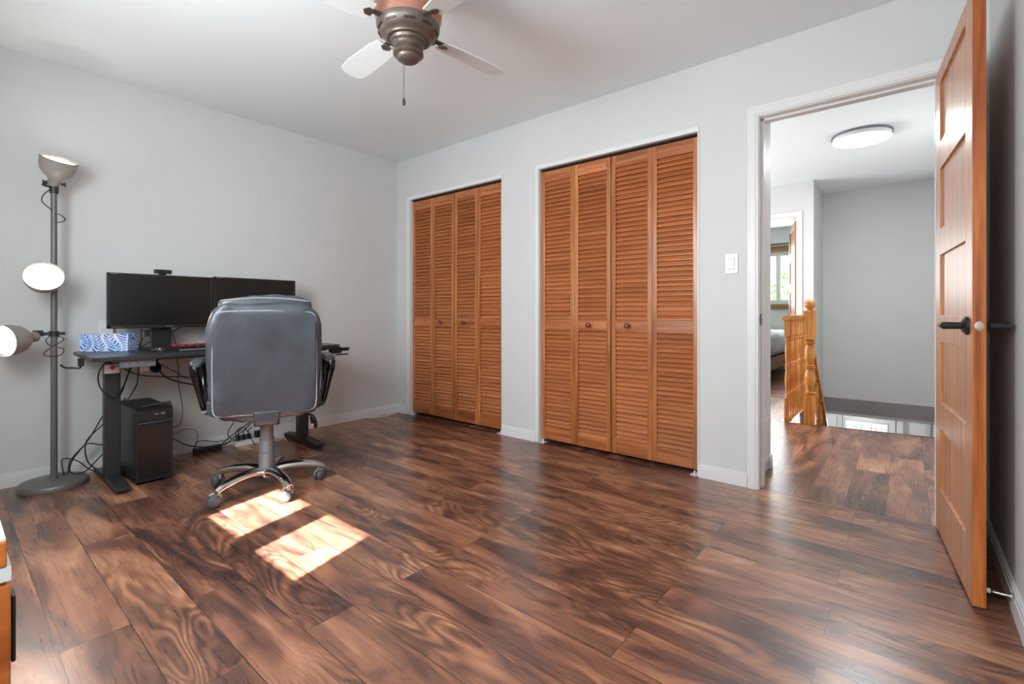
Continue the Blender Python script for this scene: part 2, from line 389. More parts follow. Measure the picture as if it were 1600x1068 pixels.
# walls
m = MB(); m.box(-0.12, 0, YB - 0.12, 0.75, 0, H); S('wall_left', m, M['wall'])
m = MB()
for a, b in ((0, CX[0][0]), (CX[0][1], CX[1][0]), (CX[1][1], DX0 - 0.018), (DX1 + 0.018, RX)): m.box(a, b, 0, T, 0, H)
for a, b in (CX[0], CX[1], (DX0 - 0.018, DX1 + 0.018)): m.box(a, b, 0, T, HEAD + 0.015, H)
S('wall_back', m, M['wall'])
m = MB(); m.box(RX, RX + 0.12, YB - 0.12, 5.7, -2.45, H); S('wall_right', m, M['wall'])
WX0, WX1, WZ0, WZ1 = 1.575, 2.52, 0.945, 2.06
m = MB()
m.box(0, WX0, YB - T, YB, 0, H); m.box(WX1, 2.98, YB - T, YB, 0, H); m.box(3.92, RX, YB - T, YB, 0, H); m.box(2.98, 3.92, YB - T, YB, 0, WZ0); m.box(2.98, 3.92, YB - T, YB, WZ1, H); m.box(WX0, WX1, YB - T, YB, 0, WZ0); m.box(WX0, WX1, YB - T, YB, WZ1, H)
S('wall_front', m, M['wall'])
# closet enclosure (also the near wall of the hall)
m = MB(); m.box(0, 3.09, 0.65, 0.75, 0, H); m.box(1.50, 1.59, T, 0.65, 0, H); S('wall_closet', m, M['wall'])
m = MB(); m.box(3.09, 3.19, T, 0.49, 0, H); m.box(3.09, 3.11, 0.49, 0.75, 0, H); S('wall_hall_near', m, M['wall'])
m = MB(); m.box(0.6, 0.7, 0.75, 3.31, 0, H); S('wall_hall_left', m, M['wall'])
# hall far wall with bedroom doorway
AX0, AX1, AY = 2.08, 2.90, 3.306
m = MB(); m.box(0.6, AX0 - 0.015, AY, AY + 0.12, 0, H); m.box(AX1 + 0.015, 3.064, AY, AY + 0.12, -0.3, H); m.box(AX0 - 0.015, AX1 + 0.015, AY, AY + 0.12, 2.06, H)
m.box(2.964, 3.064, AY + 0.12, 4.08, -0.3, H)
S('wall_hall_far', m, M['wall'])
m = MB(); m.box(2.964, RX, 4.08, 4.18, -0.06, H); S('wall_stair', m, M['wall'])
# sloped soffit above the lower flight
m = MB(); m.prism([(4.08, -0.06), (4.18, -0.06), (4.40, -0.30), (4.27, -0.25)], 2.964, RX, axis='X'); S('trim_soffit', m, M['greyband'])
m = MB(); m.box(2.3, RX, 4.30, 5.72, -0.30, -0.22); m.box(2.3, 2.99, 1.9, 4.30, -0.30, -0.26); S('ceiling_foyer', m, M['ceiling'])
m = MB(); m.box(2.3, RX, 5.6, 5.7, -2.45, -0.25); m.box(2.2, 2.3, 1.9, 5.7, -2.45, -0.25); m.box(2.3, RX, 1.86, 1.9, -2.45, -0.25); S('wall_foyer', m, M['stone'])
# bedroom shell
m = MB(); BW = (1.30, 2.42, 1.12, 2.03)
m.box(0.5, BW[0], 6.45, 6.55, 0, H); m.box(BW[1], 2.96, 6.45, 6.55, 0, H); m.box(BW[0], BW[1], 6.45, 6.55, 0, BW[2]); m.box(BW[0], BW[1], 6.45, 6.55, BW[3], H)
S('wall_bedroom_far', m, M['wall'])
m = MB(); m.box(2.96, 3.064, 4.18, 6.55, 0, H); m.box(0.4, 0.5, 3.31, 6.45, 0, H); S('wall_bedroom_side', m, M['wall'])
# baseboards
def base(name, segs, th=0.013, h=0.078):
    m = MB()
    for (ax, c, a, b, sgn) in segs:      # axis along, coordinate of the wall face, from, to, outward sign
        for (z0, z1, t) in ((0, h * 0.70, th), (h * 0.70, h * 0.74, th * 0.75), (h * 0.74, h * 0.9, th * 0.8), (h * 0.9, h, th * 0.55)):
            lo, hi = sorted((c, c + sgn * t))
            if ax == 'X': m.box(a, b, lo, hi, z0, z1)
            else: m.box(lo, hi, a, b, z0, z1)
    return S(name, m, M['trim'])
base('baseboard_left', [('Y', 0, YB, 0, 1)])
base('baseboard_back', [('X', 0, 0.013, 0.15, -1), ('X', 0, CX[0][1] + 0.004, CX[1][0] - 0.03, -1), ('X', 0, CX[1][1] + 0.01, DX0 - 0.062, -1), ('X', 0, DX1 + 0.062, RX, -1)])
base('baseboard_right', [('Y', RX, YB, -0.013, -1)], h=0.085)
base('baseboard_front', [('X', YB, 0, RX, 1)])
base('baseboard_hall', [('Y', 3.19, 0.42, 0.49, 1), ('X', AY, 0.7, AX0 - 0.06, -1), ('Y', RX, 0.13, 2.0, -1)])
base('baseboard_bedroom', [('X', 6.45, 0.5, 2.95, -1)])
# closet casings: narrow white trims
for i, (a, b) in enumerate(CX):
    m = MB(); w = 0.045 if i == 0 else 0.028; w2 = 0.008
    m.box(a - w, a, -0.009, 0.0, 0, HEAD); m.box(b, b + w2, -0.006, 0.0, 0, HEAD); m.box(a - w, b + w2, -0.009, 0.0, HEAD, HEAD + 0.03)
    m.box(a, a + 0.004, 0.0, T, 0, HEAD); m.box(b - 0.004, b, 0.0, T, 0, HEAD); m.box(a, b, 0, T, HEAD, HEAD + 0.0149)
    S('trim_%d' % (i + 1), m, M['trim'], bevel=0.002)
# door casing and jamb
m = MB()
for a, b in ((DX0 - 0.060, DX0 - 0.004), (DX1 + 0.004, DX1 + 0.060)):
    m.box(a, b, -0.014, 0, 0, HEAD + 0.004); m.box(a + 0.012, b - 0.012, -0.018, -0.014, 0, HEAD + 0.014)
m.box(DX0 - 0.060, DX1 + 0.060, -0.014, 0, HEAD + 0.004, HEAD + 0.060); m.box(DX0 - 0.048, DX1 + 0.048, -0.018, -0.014, HEAD + 0.014, HEAD + 0.048)
m.box(DX0 - 0.018, DX0, -0.004, T + 0.004, 0, HEAD); m.box(DX1, DX1 + 0.018, -0.004, T + 0.004, 0, HEAD); m.box(DX0 - 0.018, DX1 + 0.018, -0.004, T + 0.004, HEAD, HEAD + 0.018)
m.box(DX0, DX0 + 0.012, 0.040, 0.075, 0, HEAD); m.box(DX1 - 0.003, DX1, 0.040, 0.075, 0, HEAD); m.box(DX0, DX1, 0.040, 0.075, HEAD - 0.012, HEAD)
for a, b in ((DX0 - 0.060, DX0 - 0.004), (DX1 + 0.004, DX1 + 0.060)): m.box(a, b, T, T + 0.012, 0, HEAD + 0.004)
m.box(DX0 - 0.060, DX1 + 0.060, T, T + 0.012, HEAD + 0.004, HEAD + 0.060)
S('trim_3', m, M['trim'], bevel=0.003)
m = MB(); m.box(DX0, DX0 + 0.0015, 0.006, 0.034, 0.90, 0.965); m.box(DX0, DX0 + 0.003, 0.000, 0.006, 0.915, 0.95)
tag(m.build('strike_plate', M['black'], bevel=0.0006), 'small black strike plate set in the white left door jamb', 'strike plate')
# bedroom doorway casing
m = MB()
m.box(AX1, AX1 + 0.055, AY - 0.012, AY, 0, 2.06); m.box(AX0 - 0.055, AX0, AY - 0.012, AY, 0, 2.06); m.box(AX0 - 0.055, AX1 + 0.055, AY - 0.012, AY, 2.06, 2.115)
m.box(AX1, AX1 + 0.015, AY, AY + 0.12, 0, 2.06); m.box(AX0 - 0.015, AX0, AY, AY + 0.12, 0, 2.06); m.box(AX0, AX1, AY, AY + 0.12, 2.045, 2.06)
S('trim_4', m, M['trim'], bevel=0.003)
m = MB(); m.box(AX0, AX1, 3.298, 3.305, 0.0, 0.004); S('trim_8', m, M['nosing'])
# study window (behind the camera)
def window_unit(name, x0, x1, z0, z1, yf, fw, mull, mats):
    fr = MB()
    ya, yb = yf - 0.02, yf + 0.02
    fr.box(x0, x0 + fw, ya, yb, z0, z1); fr.box(x1 - fw, x1, ya, yb, z0, z1); fr.box(x0 + fw, x1 - fw, ya, yb, z0, z0 + fw); fr.box(x0 + fw, x1 - fw, ya, yb, z1 - fw, z1)
    for (c0, c1) in mull: fr.box(c0, c1, ya + 0.001, yb - 0.001, z0 + fw, z1 - fw)
    o = S(name, fr, mats, bevel=0.002)
    p = MB(); p.box(x0 + fw * 0.5, x1 - fw * 0.5, yf - 0.003, yf + 0.003, z0 + fw * 0.5, z1 - fw * 0.5); p.build('pane', M['pane'], o)
    return o
window_unit('window_1', WX0, WX1, WZ0, WZ1, YB - 0.09, 0.040, [(1.964, 2.136)], M['trim'])
m = MB(); m.box(WX0 - 0.06, WX0, YB, YB + 0.014, WZ0 - 0.02, WZ1 + 0.06); m.box(WX1, WX1 + 0.06, YB, YB + 0.014, WZ0 - 0.02, WZ1 + 0.06); m.box(WX0 - 0.06, WX1 + 0.06, YB, YB + 0.014, WZ1, WZ1 + 0.06); m.box(WX0 - 0.07, WX1 + 0.07, YB, YB + 0.03, WZ0 - 0.03, WZ0)
S('trim_5', m, M['trim'])
m = MB(); m.box(0.2, 4.2, -4.30, YB - T, 2.10, 2.2); m.prism([(-4.30, 2.2), (YB - T, 2.2), (YB - T, 2.7)], 0.2, 4.2, axis='X'); S('sun_cut_eave', m, M['hub'])  # unseen eave added to trim the sun patches on the floor
window_unit('added_window', 2.98, 3.92, WZ0, WZ1, YB - 0.09, 0.040, [(3.41, 3.49)], M['trim'])  # added unseen window, holds the blind that serves as soft fill
m = MB(); m.box(2.99, 3.91, YB - 0.05, YB - 0.015, WZ1 - 0.04, WZ1 - 0.002)
for i in range(43):
    z = WZ0 + 0.012 + i * 0.0248; m.prism([(YB - 0.036, z), (YB - 0.035, z - 0.0006), (YB - 0.028, z + 0.0262), (YB - 0.029, z + 0.0266)], 3.0, 3.90, axis='X')
tag(m.build('added_blind', M['white']), 'added closed white slatted blind in the unseen right window of the front wall', 'blind')  # blind added as a soft light source
# bedroom window and its wood trim
window_unit('window_2', BW[0], BW[1], BW[2], BW[3], 6.50, 0.07, [(2.10, 2.17)], M['white'])
m = MB(); m.box(BW[0] - 0.1, BW[1] + 0.09, 6.425, 6.45, BW[3] - 0.005, BW[3] + 0.10); m.box(BW[0] - 0.1, BW[1] + 0.09, 6.415, 6.45, BW[2] - 0.09, BW[2] + 0.0); m.box(BW[1], BW[1] + 0.09, 6.425, 6.45, BW[2], BW[3]); S('trim_9', m, M['brown'])
m = MB(); m.cyl((0.9, 6.38, 2.155), (2.75, 6.38, 2.155), 0.011); m.ball((2.76, 6.38, 2.155), 0.02)
for x in (1.1, 2.6): m.box(x - 0.01, x + 0.01, 6.38, 6.45, 2.145, 2.165)
tag(m.build('curtain_rod', M['black']), 'thin black curtain rod above the far bedroom window', 'curtain rod')

# front door seen down the stairs
d3 = MB(); d3.box(3.14, 3.74, 5.555, 5.598, -2.44, -0.50)
d3.box(3.07, 3.13, 5.575, 5.599, -2.44, -0.44); d3.box(3.75, 3.81, 5.575, 5.599, -2.44, -0.44); d3.box(3.07, 3.81, 5.575, 5.599, -0.49, -0.42)
d3 = S('door_3', d3, M['white'], bevel=0.004)
m = MB(); m.box(3.165, 3.665, 5.54, 5.556, -1.42, -0.575); m.build('window_frame', M['trim'], d3, bevel=0.004)
m = MB(); m.box(3.185, 3.648, 5.532, 5.5405, -1.40, -0.598); m.build('leaded_glass', M['frost'], d3, label='bright leaded glass light')
m = MB()
for x in (3.30, 3.36, 3.475, 3.53): m.box(x - 0.003, x + 0.003, 5.527, 5.5325, -1.40, -0.598)
for z in (-0.66, -0.72, -0.95, -1.2, -1.35): m.box(3.185, 3.648, 5.527, 5.5325, z - 0.003, z + 0.003)
m.build('lead_came', M['hub'], d3)
m = MB(); m.box(3.80, 3.82, 5.50, 5.6, -2.44, -0.30); m.box(4.05, 4.10, 5.56, 5.6, -2.44, -0.30); S('trim_10', m, M['trim'])

# ================================================================== CLOSET DOORS
ZB, ZT = 0.028, 2.028
def leaf_meshes(w):
    st = 0.031
    fr = MB(); fr.box(0, st, 0, 0.028, ZB, ZT); fr.box(w - st, w, 0, 0.028, ZB, ZT)
    ra = MB()
    for a, b in ((ZB, 0.125), (0.842, 0.922), (1.945, ZT)): ra.box(st, w - st, 0.001, 0.027, a, b)
    def slats(z0, z1, n):
        m = MB(); p = (z1 - z0) / n
        for i in range(n):
            z = z0 + i * p; mid = z + p * 0.5
            # each blade leans outward at its foot and overlaps the next
            pts = [(0.0012, z + 0.0030), (0.0012, z + 0.0002), (0.0065, z + 0.0002), (0.0262, mid + p * 0.54), (0.0225, mid + p * 0.62)]
            m.prism(pts, st - 0.001, w - st + 0.001, axis='X')
        return m
    return fr, ra, slats(0.128, 0.842, 24), slats(0.924, 1.945, 33)
protos = {}
def build_leaf(parent, w, loc, mid=False):
    fr, ra, lo, up = leaf_meshes(w)
    f = fr.build('stile_frame', M['stile'], parent, loc, bevel=0.0015)
    a = ra.build('rails', M['rail'], f, bevel=0.0012); l = lo.build('lower_louvres', M['slat'], f); u = up.build('upper_louvres', M['slat'], f)
    return f
def copy_child(o, parent, loc=None):
    c = o.copy(); col.objects.link(c); c.parent = parent
    if loc is not None: c.location = loc
    for ch in list(o.children):
        d = ch.copy(); col.objects.link(d); d.parent = c
    return c
LAB = [['left folding pair of louvred wood doors on the left closet', 'right folding pair of louvred wood doors on the left closet'],
       ['left folding pair of louvred wood doors on the right closet', 'right folding pair of louvred wood doors on the right closet, beside the light switch wall']]
for ci, (a, b) in enumerate(CX):
    gap = 0.006; w = (b - a - 2 * gap - 0.012) / 4
    src = None
    for pi in range(2):
        x0 = a + gap + pi * (2 * w + 0.008)
        t = thing('bifold_door', LAB[ci][pi], 'closet door', (x0, 0.028, 0), 0, 'bifold closet doors')
        for k in range(2):
            lx = k * (w + 0.002)
            if src is None: src = build_leaf(t, w, (lx, 0, 0)); leaf = src
            else: leaf = copy_child(src, t, (lx, 0, 0))
        kn = MB(); kx = (w + 0.002 + w * 0.43) if pi == 0 else w * 0.43
        kn.lathe([(0.006, 0), (0.006, 0.012), (0.010, 0.016), (0.0165, 0.021), (0.018, 0.027), (0.016, 0.033), (0.009, 0.037), (1e-5, 0.038)], 18, 0, Matrix.Translation((kx, 0, 0.885)) @ Matrix.Rotation(R(90), 4, 'X'))
        kn.build('knob', M['knobw'], t)
    # top track
    m = MB(); m.box(a + 0.005, b - 0.005, 0.022, 0.052, HEAD - 0.012, HEAD - 0.0005); tag(m.build('door_track', M['shadow_line']), 'dark steel folding door track at the head of the %s closet' % ('left' if ci == 0 else 'right'), 'door track', 'closet door tracks')
PB = [(CX[0][0], 1, 'white plastic floor pivot bracket under the far left closet door corner'), (CX[0][1], -1, 'white plastic floor pivot bracket at the right foot of the left closet'),
      (CX[1][0], 1, 'white plastic floor pivot bracket at the left foot of the right closet'), (CX[1][1], -1, 'white plastic floor pivot bracket at the right foot of the right closet, nearest the doorway')]
for x, s, lb in PB:
    m = MB(); a, b = sorted((x + s * 0.004, x + s * 0.045))
    m.box(a, b, -0.004, 0.042, 0.0, 0.004); m.box(min(x + s * .004, x + s * .008), max(x + s * .004, x + s * .008), -0.004, 0.042, 0.0, 0.026)
    m.cyl((x + s * 0.026, 0.02, 0.004), (x + s * 0.026, 0.02, 0.024), 0.005)
    tag(m.build('pivot_bracket', M['white'], bevel=0.001), lb, 'bracket', 'closet pivot brackets')

# ================================================================== ROOM DOOR (open against the right wall)
def panel_door(t, w, th, h, mface, medge, npan=5, p0=0.21, ph=0.26, pitch=0.375, st=0.105):
    # local: hinge at x=0, door extends +x, faces at y=0 and y=th
    m = MB()
    m.box(0, st, 0, th, 0.012, h); m.box(w - st, w - 0.0006, 0, th, 0.012, h)
    zs = [0.012] + sum([[p0 + pitch * i, p0 + pitch * i + ph] for i in range(npan)], []) + [h]
    for i in range(0, len(zs), 2): m.box(st, w - st, 0, th, zs[i], zs[i + 1])
    for i in range(npan):
        a, b = p0 + pitch * i, p0 + pitch * i + ph
        m.box(st - 0.002, w - st + 0.002, 0.010, th - 0.010, a - 0.002, b + 0.002)
    f = m.build('door_panels', mface, t, bevel=0.0015)
    e = MB(); e.box(w - 0.0007, w, 0.001, th - 0.001, 0.013, h - 0.001); e.build('door_edge', medge, t, label='bare orange latch edge')
def lever(t, x, z, y0, sgn, length=0.10, mat=None):
    m = MB()
    m.cyl((x, y0, z), (x, y0 + sgn * 0.008, z), 0.031, 0.031, 28); m.cyl((x, y0 + sgn * 0.008, z), (x, y0 + sgn * 0.017, z), 0.029, 0.016, 28)
    m.cyl((x, y0 + sgn * 0.012, z), (x, y0 + sgn * 0.066, z), 0.0115, 0.0125, 20)
    m.tube([(x, y0 + sgn * 0.060, z), (x - 0.03, y0 + sgn * 0.062, z), (x - length, y0 + sgn * 0.058, z + 0.002)], [0.0115, 0.010, 0.008], 12)
    return m.build('door_handle', mat or M['black'], t)
ang = math.atan2(-0.715, 0.063)      # leaf direction seen from the hinge
door = bpy.data.objects.new('door_1', None); col.objects.link(door); door['kind'] = 'structure'
door.location = (3.9555, -0.004, 0); door.rotation_euler = (0, 0, ang)
# local +y is toward +X world side (behind); visible face is y=0 side
panel_door(door, 0.718, 0.034, 2.035, M['doorface'], M['dooredge'])
lever(door, 0.718 - 0.062, 0.927, 0.0, -1); lever(door, 0.718 - 0.062, 0.927, 0.034, 1)
m = MB(); m.lathe([(0.0125, 0), (0.0125, 0.0015), (0.009, 0.002)], 20, 0, Matrix.Translation((0.718, 0.017, 0.927)) @ Matrix.Rotation(R(90), 4, 'Y'), sx=1.25, sy=0.95)
m.box(0.718, 0.724, 0.0115, 0.0225, 0.919, 0.935)
m.build('latch', M['nickel'], door, label='pale brass latch plate')
m = MB()
for z in (0.2, 1.02, 1.82): m.cyl((0.004, 0.036, z), (0.004, 0.036, z + 0.09), 0.005)
m.build('hinge', M['black'], door)
# door stop on the right baseboard
t = thing('door_stop', 'chrome spring door stop on the right baseboard behind the open door', 'door stop', (RX - 0.0132, -0.685, 0.062))
m = MB(); m.cyl((0, 0, 0), (-0.006, 0, 0), 0.011)
pts = []
for i in range(0, 118):
    a = i * 2 * math.pi / 9; pts.append((-0.005 - i * 0.0004, 0.0055 * math.cos(a), 0.0055 * math.sin(a)))
m.tube(pts, 0.0013, 5, sub=1); m.build('spring', M['chrome'], t)
m = MB(); m.cyl((-0.051, 0, 0), (-0.062, 0, 0), 0.008); m.build('tip', M['white'], t, label='white rubber tip')

# bedroom door, standing ajar
door2 = bpy.data.objects.new('door_2', None); col.objects.link(door2); door2['kind'] = 'structure'
door2.location = (2.897, 3.43, 0); door2.rotation_euler = (0, 0, math.atan2(0.67, -0.165))
panel_door(door2, 0.74, 0.034, 2.03, M['doorface'], M['dooredge'])
lever(door2, 0.70, 0.93, 0.034, 1); lever(door2, 0.70, 0.93, 0.0, -1)

# ================================================================== LIGHT SWITCH, VENT, OUTLET
t = thing('light_switch', 'white rocker light switch plate on the wall between closet and doorway', 'light switch', (3.088, 0, 1.25))
m = MB(); m.box(-0.036, 0.036, -0.006, 0, -0.058, 0.058); m.build('wall_plate', M['trim'], t, bevel=0.003)
m = MB(); m.prism([(-0.0055, -0.034), (-0.0085, -0.030), (-0.0105, 0.030), (-0.0055, 0.034)], -0.0165, 0.0165, axis='X'); m.build('rocker', M['white'], t, bevel=0.0008)
t = thing('wall_vent', 'white louvred air register low on the hall side wall past the doorway', 'vent', (3.19, 0.355, 0.19))
m = MB(); m.box(0, 0.006, -0.055, 0.055, -0.14, -0.125); m.box(0, 0.006, -0.055, 0.055, 0.125, 0.14); m.box(0, 0.006, -0.055, -0.035, -0.125, 0.125); m.box(0, 0.006, 0.035, 0.055, -0.125, 0.125); m.build('vent_frame', M['white'], t, bevel=0.001)
m = MB()
for i in range(22): z = -0.122 + i * 0.0116; m.prism([(0.0055, z), (0.0055, z + 0.004), (0.001, z + 0.009), (0.001, z + 0.005)], -0.035, 0.035, axis='Y')
m.build('vent_slats', M['white'], t)
m = MB(); m.box(0.0002, 0.0008, -0.035, 0.035, -0.125, 0.125); m.build('duct_shade', M['shadow_line'], t)  # dark sheet stands in for the shade inside the duct
t = thing('wall_outlet', 'white wall outlet plate behind the left monitor', 'outlet', (0, -2.21, 0.87))
m = MB(); m.box(0, 0.005, -0.036, 0.036, -0.058, 0.058); m.build('wall_plate', M['white'], t, bevel=0.002)
m = MB(); m.box(0.004, 0.007, -0.017, 0.017, 0.008, 0.034); m.box(0.004, 0.007, -0.017, 0.017, -0.034, -0.008); m.build('sockets', M['trim'], t)
m = MB(); m.box(0.0071, 0.05, -0.022, 0.03, -0.032, 0.012); tag(m.build('power_adapter', M['white'], loc=(0, -2.21, 0.87), bevel=0.004), 'white plug-in power adapter in the outlet behind the left monitor', 'power adapter')

# ================================================================== HALL CEILING LIGHT
t = thing('ceiling_light', 'round flat white ceiling light glowing in the hall', 'ceiling light', (3.57, 1.97, H))
m = MB(); m.lathe([(0.205, 0), (0.208, -0.010), (0.208, -0.016), (0.200, -0.018)], 48); m.build('mount_ring', M['silver'], t)
m = MB(); m.lathe([(0.198, -0.018), (0.2, -0.040), (0.198, -0.048)], 48, cap=False); m.lathe([(0.197, -0.018), (0.197, -0.0485), (0.198, -0.048)], 48, cap=False); m.build('rim', M['white'], t)
m = MB(); m.lathe([(0.197, -0.048), (0.190, -0.052), (0.1, -0.054), (1e-5, -0.0545)], 48, cap=False); m.build('diffuser', M['ceilglow'], t, label='glowing white diffuser')
light('ceiling_light_glow', 'AREA', (3.57, 1.97, H - 0.058), (0, 0, 0), 22, (0.95, 0.99, 1.0), shape='DISK', size=0.38)

# ================================================================== BALUSTRADE
def turned(h, r, base_h=0.20, top_h=0.14):
    # turned spindle profile between square blocks
    z0, z1 = base_h, h - top_h; L = z1 - z0
    P = [(0.55, 0), (1.0, .01), (0.75, .03), (1.05, .045), (0.7, .06), (0.62, .09), (0.9, .2), (1.0, .3), (0.9, .38), (0.62, .46), (1.0, .475), (0.7, .49), (1.05, .505), (0.7, .52), (1.0, .535), (0.62, .55), (0.85, .66), (0.95, .75), (0.8, .84), (0.6, .91), (1.0, .94), (0.7, .96), (1.05, .975), (0.55, 1.0)]
    return [(p * r, z0 + L * q) for p, q in P]
# newel post
t = thing('newel_post', 'turned golden oak newel post with a ball top at the stair head', 'newel post', (3.205, 1.985, 0), R(0))
m = MB(); w = 0.042
m.box(-w, w, -w, w, -0.25, 0.255); m.box(-w, w, -w, w, 0.735, 0.975)
m.lathe(turned(0.99, 0.043, 0.255, 0.255), 20); m.box(-w - 0.004, w + 0.004, -w - 0.004, w + 0.004, 0.975, 0.987); m.lathe([(0.036, 0.987), (0.024, 0.995), (0.022, 1.003), (0.03, 1.006)], 20)
m.build('post', M['oak'], t, bevel=0.002)
m = MB(); m.ball((0, 0, 1.044), 0.044, 24); m.build('ball_finial', M['oak'], t)
# guard rail along the stairwell edge
gx, gy0, gy1 = 3.035, 1.955, AY - 0.002
t = thing('guard_rail', 'golden oak guard rail with turned balusters along the stairwell edge', 'railing', (gx, gy0, 0))
m = MB(); pts = [(-0.034, 0.905), (0.034, 0.905), (0.036, 0.93), (0.026, 0.95), (-0.026, 0.95), (-0.036, 0.93)]
m.prism([(a, b) for a, b in pts], -0.04, gy1 - gy0, axis='Y'); m.box(0.03, 0.126, -0.03, 0.03, 0.907, 0.945); m.build('top_rail', M['oakx'], t, bevel=0.003)
m = MB(); m.box(-0.03, 0.03, 0.025, gy1 - gy0 - 0.001, 0.0, 0.022); m.build('bottom_rail', M['oakx'], t, bevel=0.002)
src = None; n = 12
for i in range(n):
    y = 0.0 + i * (gy1 - gy0 - 0.06) / (n - 1)
    if src is None:
        m = MB(); q = 0.019; m.box(-q, q, -q, q, 0.0, 0.21); m.box(-q, q, -q, q, 0.765, 0.906); m.lathe(turned(0.906, 0.0185, 0.21, 0.141), 12); src = m.build('baluster', M['oak'], t); src.location = (0, y, 0)
    else:
        c = src.copy(); col.objects.link(c); c.parent = t; c.location = (0, y, 0)
# descending handrail on the stair
t = thing('stair_handrail', 'sloping golden oak handrail with balusters going down the stairs', 'railing', (3.205, 1.985, 0))
m = MB(); dz = -0.93
L = 2.6
m.prism([(0.043, 0.62), (0.043, 0.69), (L, 0.69 + dz * (L - 0.043)), (L, 0.62 + dz * (L - 0.043))], -0.031, 0.031, axis='X'); m.build('sloped_rail', M['oakx'], t, bevel=0.008)
m = MB(); m.prism([(0.043, -0.34), (0.043, -0.06), (L, -0.06 + dz * (L - 0.043)), (L, -0.34 + dz * (L - 0.043))], -0.025, 0.025, axis='X'); m.build('stringer', M['oakx'], t)
src = None
for i in range(18):
    y = 0.12 + i * 0.135; z = dz * (y - 0.043)
    if src is None:
        m = MB(); q = 0.017; m.box(-q, q, -q, q, -0.1, 0.10); m.box(-q, q, -q, q, 0.5, 0.64); m.lathe(turned(0.64, 0.0165, 0.10, 0.14), 10); src = m.build('baluster', M['oak'], t, (0, y, z))
    else:
        c = src.copy(); col.objects.link(c); c.parent = t; c.location = (0, y, z)
# the flight itself
m = MB()
for i in range(12):
    y = 2.10 + i * 0.215; z = -0.2 * (i + 1); m.box(3.24, RX, y, y + 0.235, z - 0.03, z); m.box(3.24, RX, y + 0.0, y + 0.02, z, z + 0.17)
S('stairs', m, M['nosing'])

# ================================================================== BED in the far bedroom
t = thing('bed', 'bed under a rumpled pale grey duvet in the far bedroom', 'bed', (1.55, 5.35, 0))
m = MB(); m.box(-0.85, 0.85, -0.95, 0.95, 0.16, 0.34)
for x in (-0.8, 0.8):
    for y in (-0.9, 0.9): m.box(x - 0.045, x + 0.045, y - 0.045, y + 0.045, 0, 0.34)
m.build('bed_frame', M['brown'], t, bevel=0.004)
m = MB(); m.cushion(0.86, 0.95, 0.12, 0.25, mat=Matrix.Translation((0, 0, 0.46))); m.build('mattress', M['white'], t)
def wr(p):
    x, y, z = p; s = 0.012 * math.sin(23 * y + 4 * x) + 0.01 * math.sin(31 * x - 9 * y); d = 0.0
    return [x + (s if abs(x) > 0.7 else 0), y + (s if abs(y) > .8 else 0), z + s]
m = MB(); m.cushion(0.93, 0.99, 0.17, 0.35, 22, Matrix.Translation((0, 0.02, 0.52)), wr); m.build('duvet', M['bed'], t)

# ================================================================== OUTSIDE the bedroom window
m = MB(); m.box(-14, 16, 6.9, 30, -2.7, -2.6); S('ground', m, M['grass'])
t = thing('tree', 'leafy green tree outside the far bedroom window', 'tree', (2.3, 13.5, -2.6))
m = MB(); m.tube([(0, 0, 0), (0.05, 0, 1.4), (-0.05, 0.05, 2.8)], [0.18, 0.13, 0.08]); m.build('trunk', M['bark'], t)
m = MB(); rg = random.Random(3)
for i in range(2600):
    a = rg.uniform(0, 6.283); b = math.acos(rg.uniform(-1, 1)); rr = rg.uniform(0.55, 1.0) ** 0.5
    c = Vector((1.9 * rr * math.sin(b) * math.cos(a), 1.6 * rr * math.sin(b) * math.sin(a), 3.7 + 1.55 * rr * math.cos(b)))
    mt = Matrix.Translation(c) @ Matrix.Rotation(rg.uniform(0, 6.28), 4, 'Z') @ Matrix.Rotation(rg.uniform(-1.2, 1.2), 4, 'X')
    s = rg.uniform(0.07, 0.13); m._add([(-s * .5, 0, 0), (0, -s, 0.01), (s * .5, 0, 0), (0, s, 0.01)], [(0, 1, 2, 3)], 0, False, mt)
m.build('foliage', M['leaf'], t)

# ================================================================== CEILING FAN
t = thing('ceiling_fan', 'ceiling fan with a copper and pewter motor housing and pale blades', 'ceiling fan', (2.24, -1.618, 0))
m = MB()
m.lathe([(1e-5, H - 0.001), (0.07, H - 0.001), (0.068, H - 0.03), (0.05, H - 0.055), (0.02, H - 0.06)], 32, cap=False)
m.lathe([(0.02, 2.39), (0.05, 2.365), (0.12, 2.345), (0.139, 2.32), (0.141, 2.24), (0.138, 2.205), (0.130, 2.18), (0.128, 2.170)], 48, cap=False); m.build('motor_housing', M['copper'], t, label='coppery brown upper motor housing')
m = MB()
m.lathe([(0.130, 2.174), (0.131, 2.166), (0.126, 2.150), (0.116, 2.136), (0.104, 2.126), (0.092, 2.120), (0.088, 2.112), (0.074, 2.110), (0.070, 2.100)], 48, cap=False)
m.build('vented_collar', M['bronze'], t)
m = MB(); m.tube([(0.122 * math.cos(q * 0.09), 0.122 * math.sin(q * 0.09), 2.1425) for q in range(-2, 3)], 0.0042, 6, sub=1)
slot = m.build('vent_slot', M['blackmetal'], t)
for k in range(1, 10):
    c = slot.copy(); col.objects.link(c); c.parent = t; c.rotation_euler = (0, 0, 2 * math.pi * k / 10)
m = MB()
m.lathe([(0.068, 2.112), (0.069, 2.098), (0.060, 2.092), (0.058, 2.088), (0.059, 2.070), (0.062, 2.066), (0.063, 2.052), (0.056, 2.046), (0.050, 2.044), (0.048, 2.036), (0.036, 2.026), (0.02, 2.021), (1e-5, 2.020)], 40, cap=False)
m.build('switch_housing', M['bronze'], t)
Rv = Vector((0.7704, 0.6376, 0)); 
px, py = 0.030 * 0.77 - 0.020, 0.030 * 0.64 - 0.045
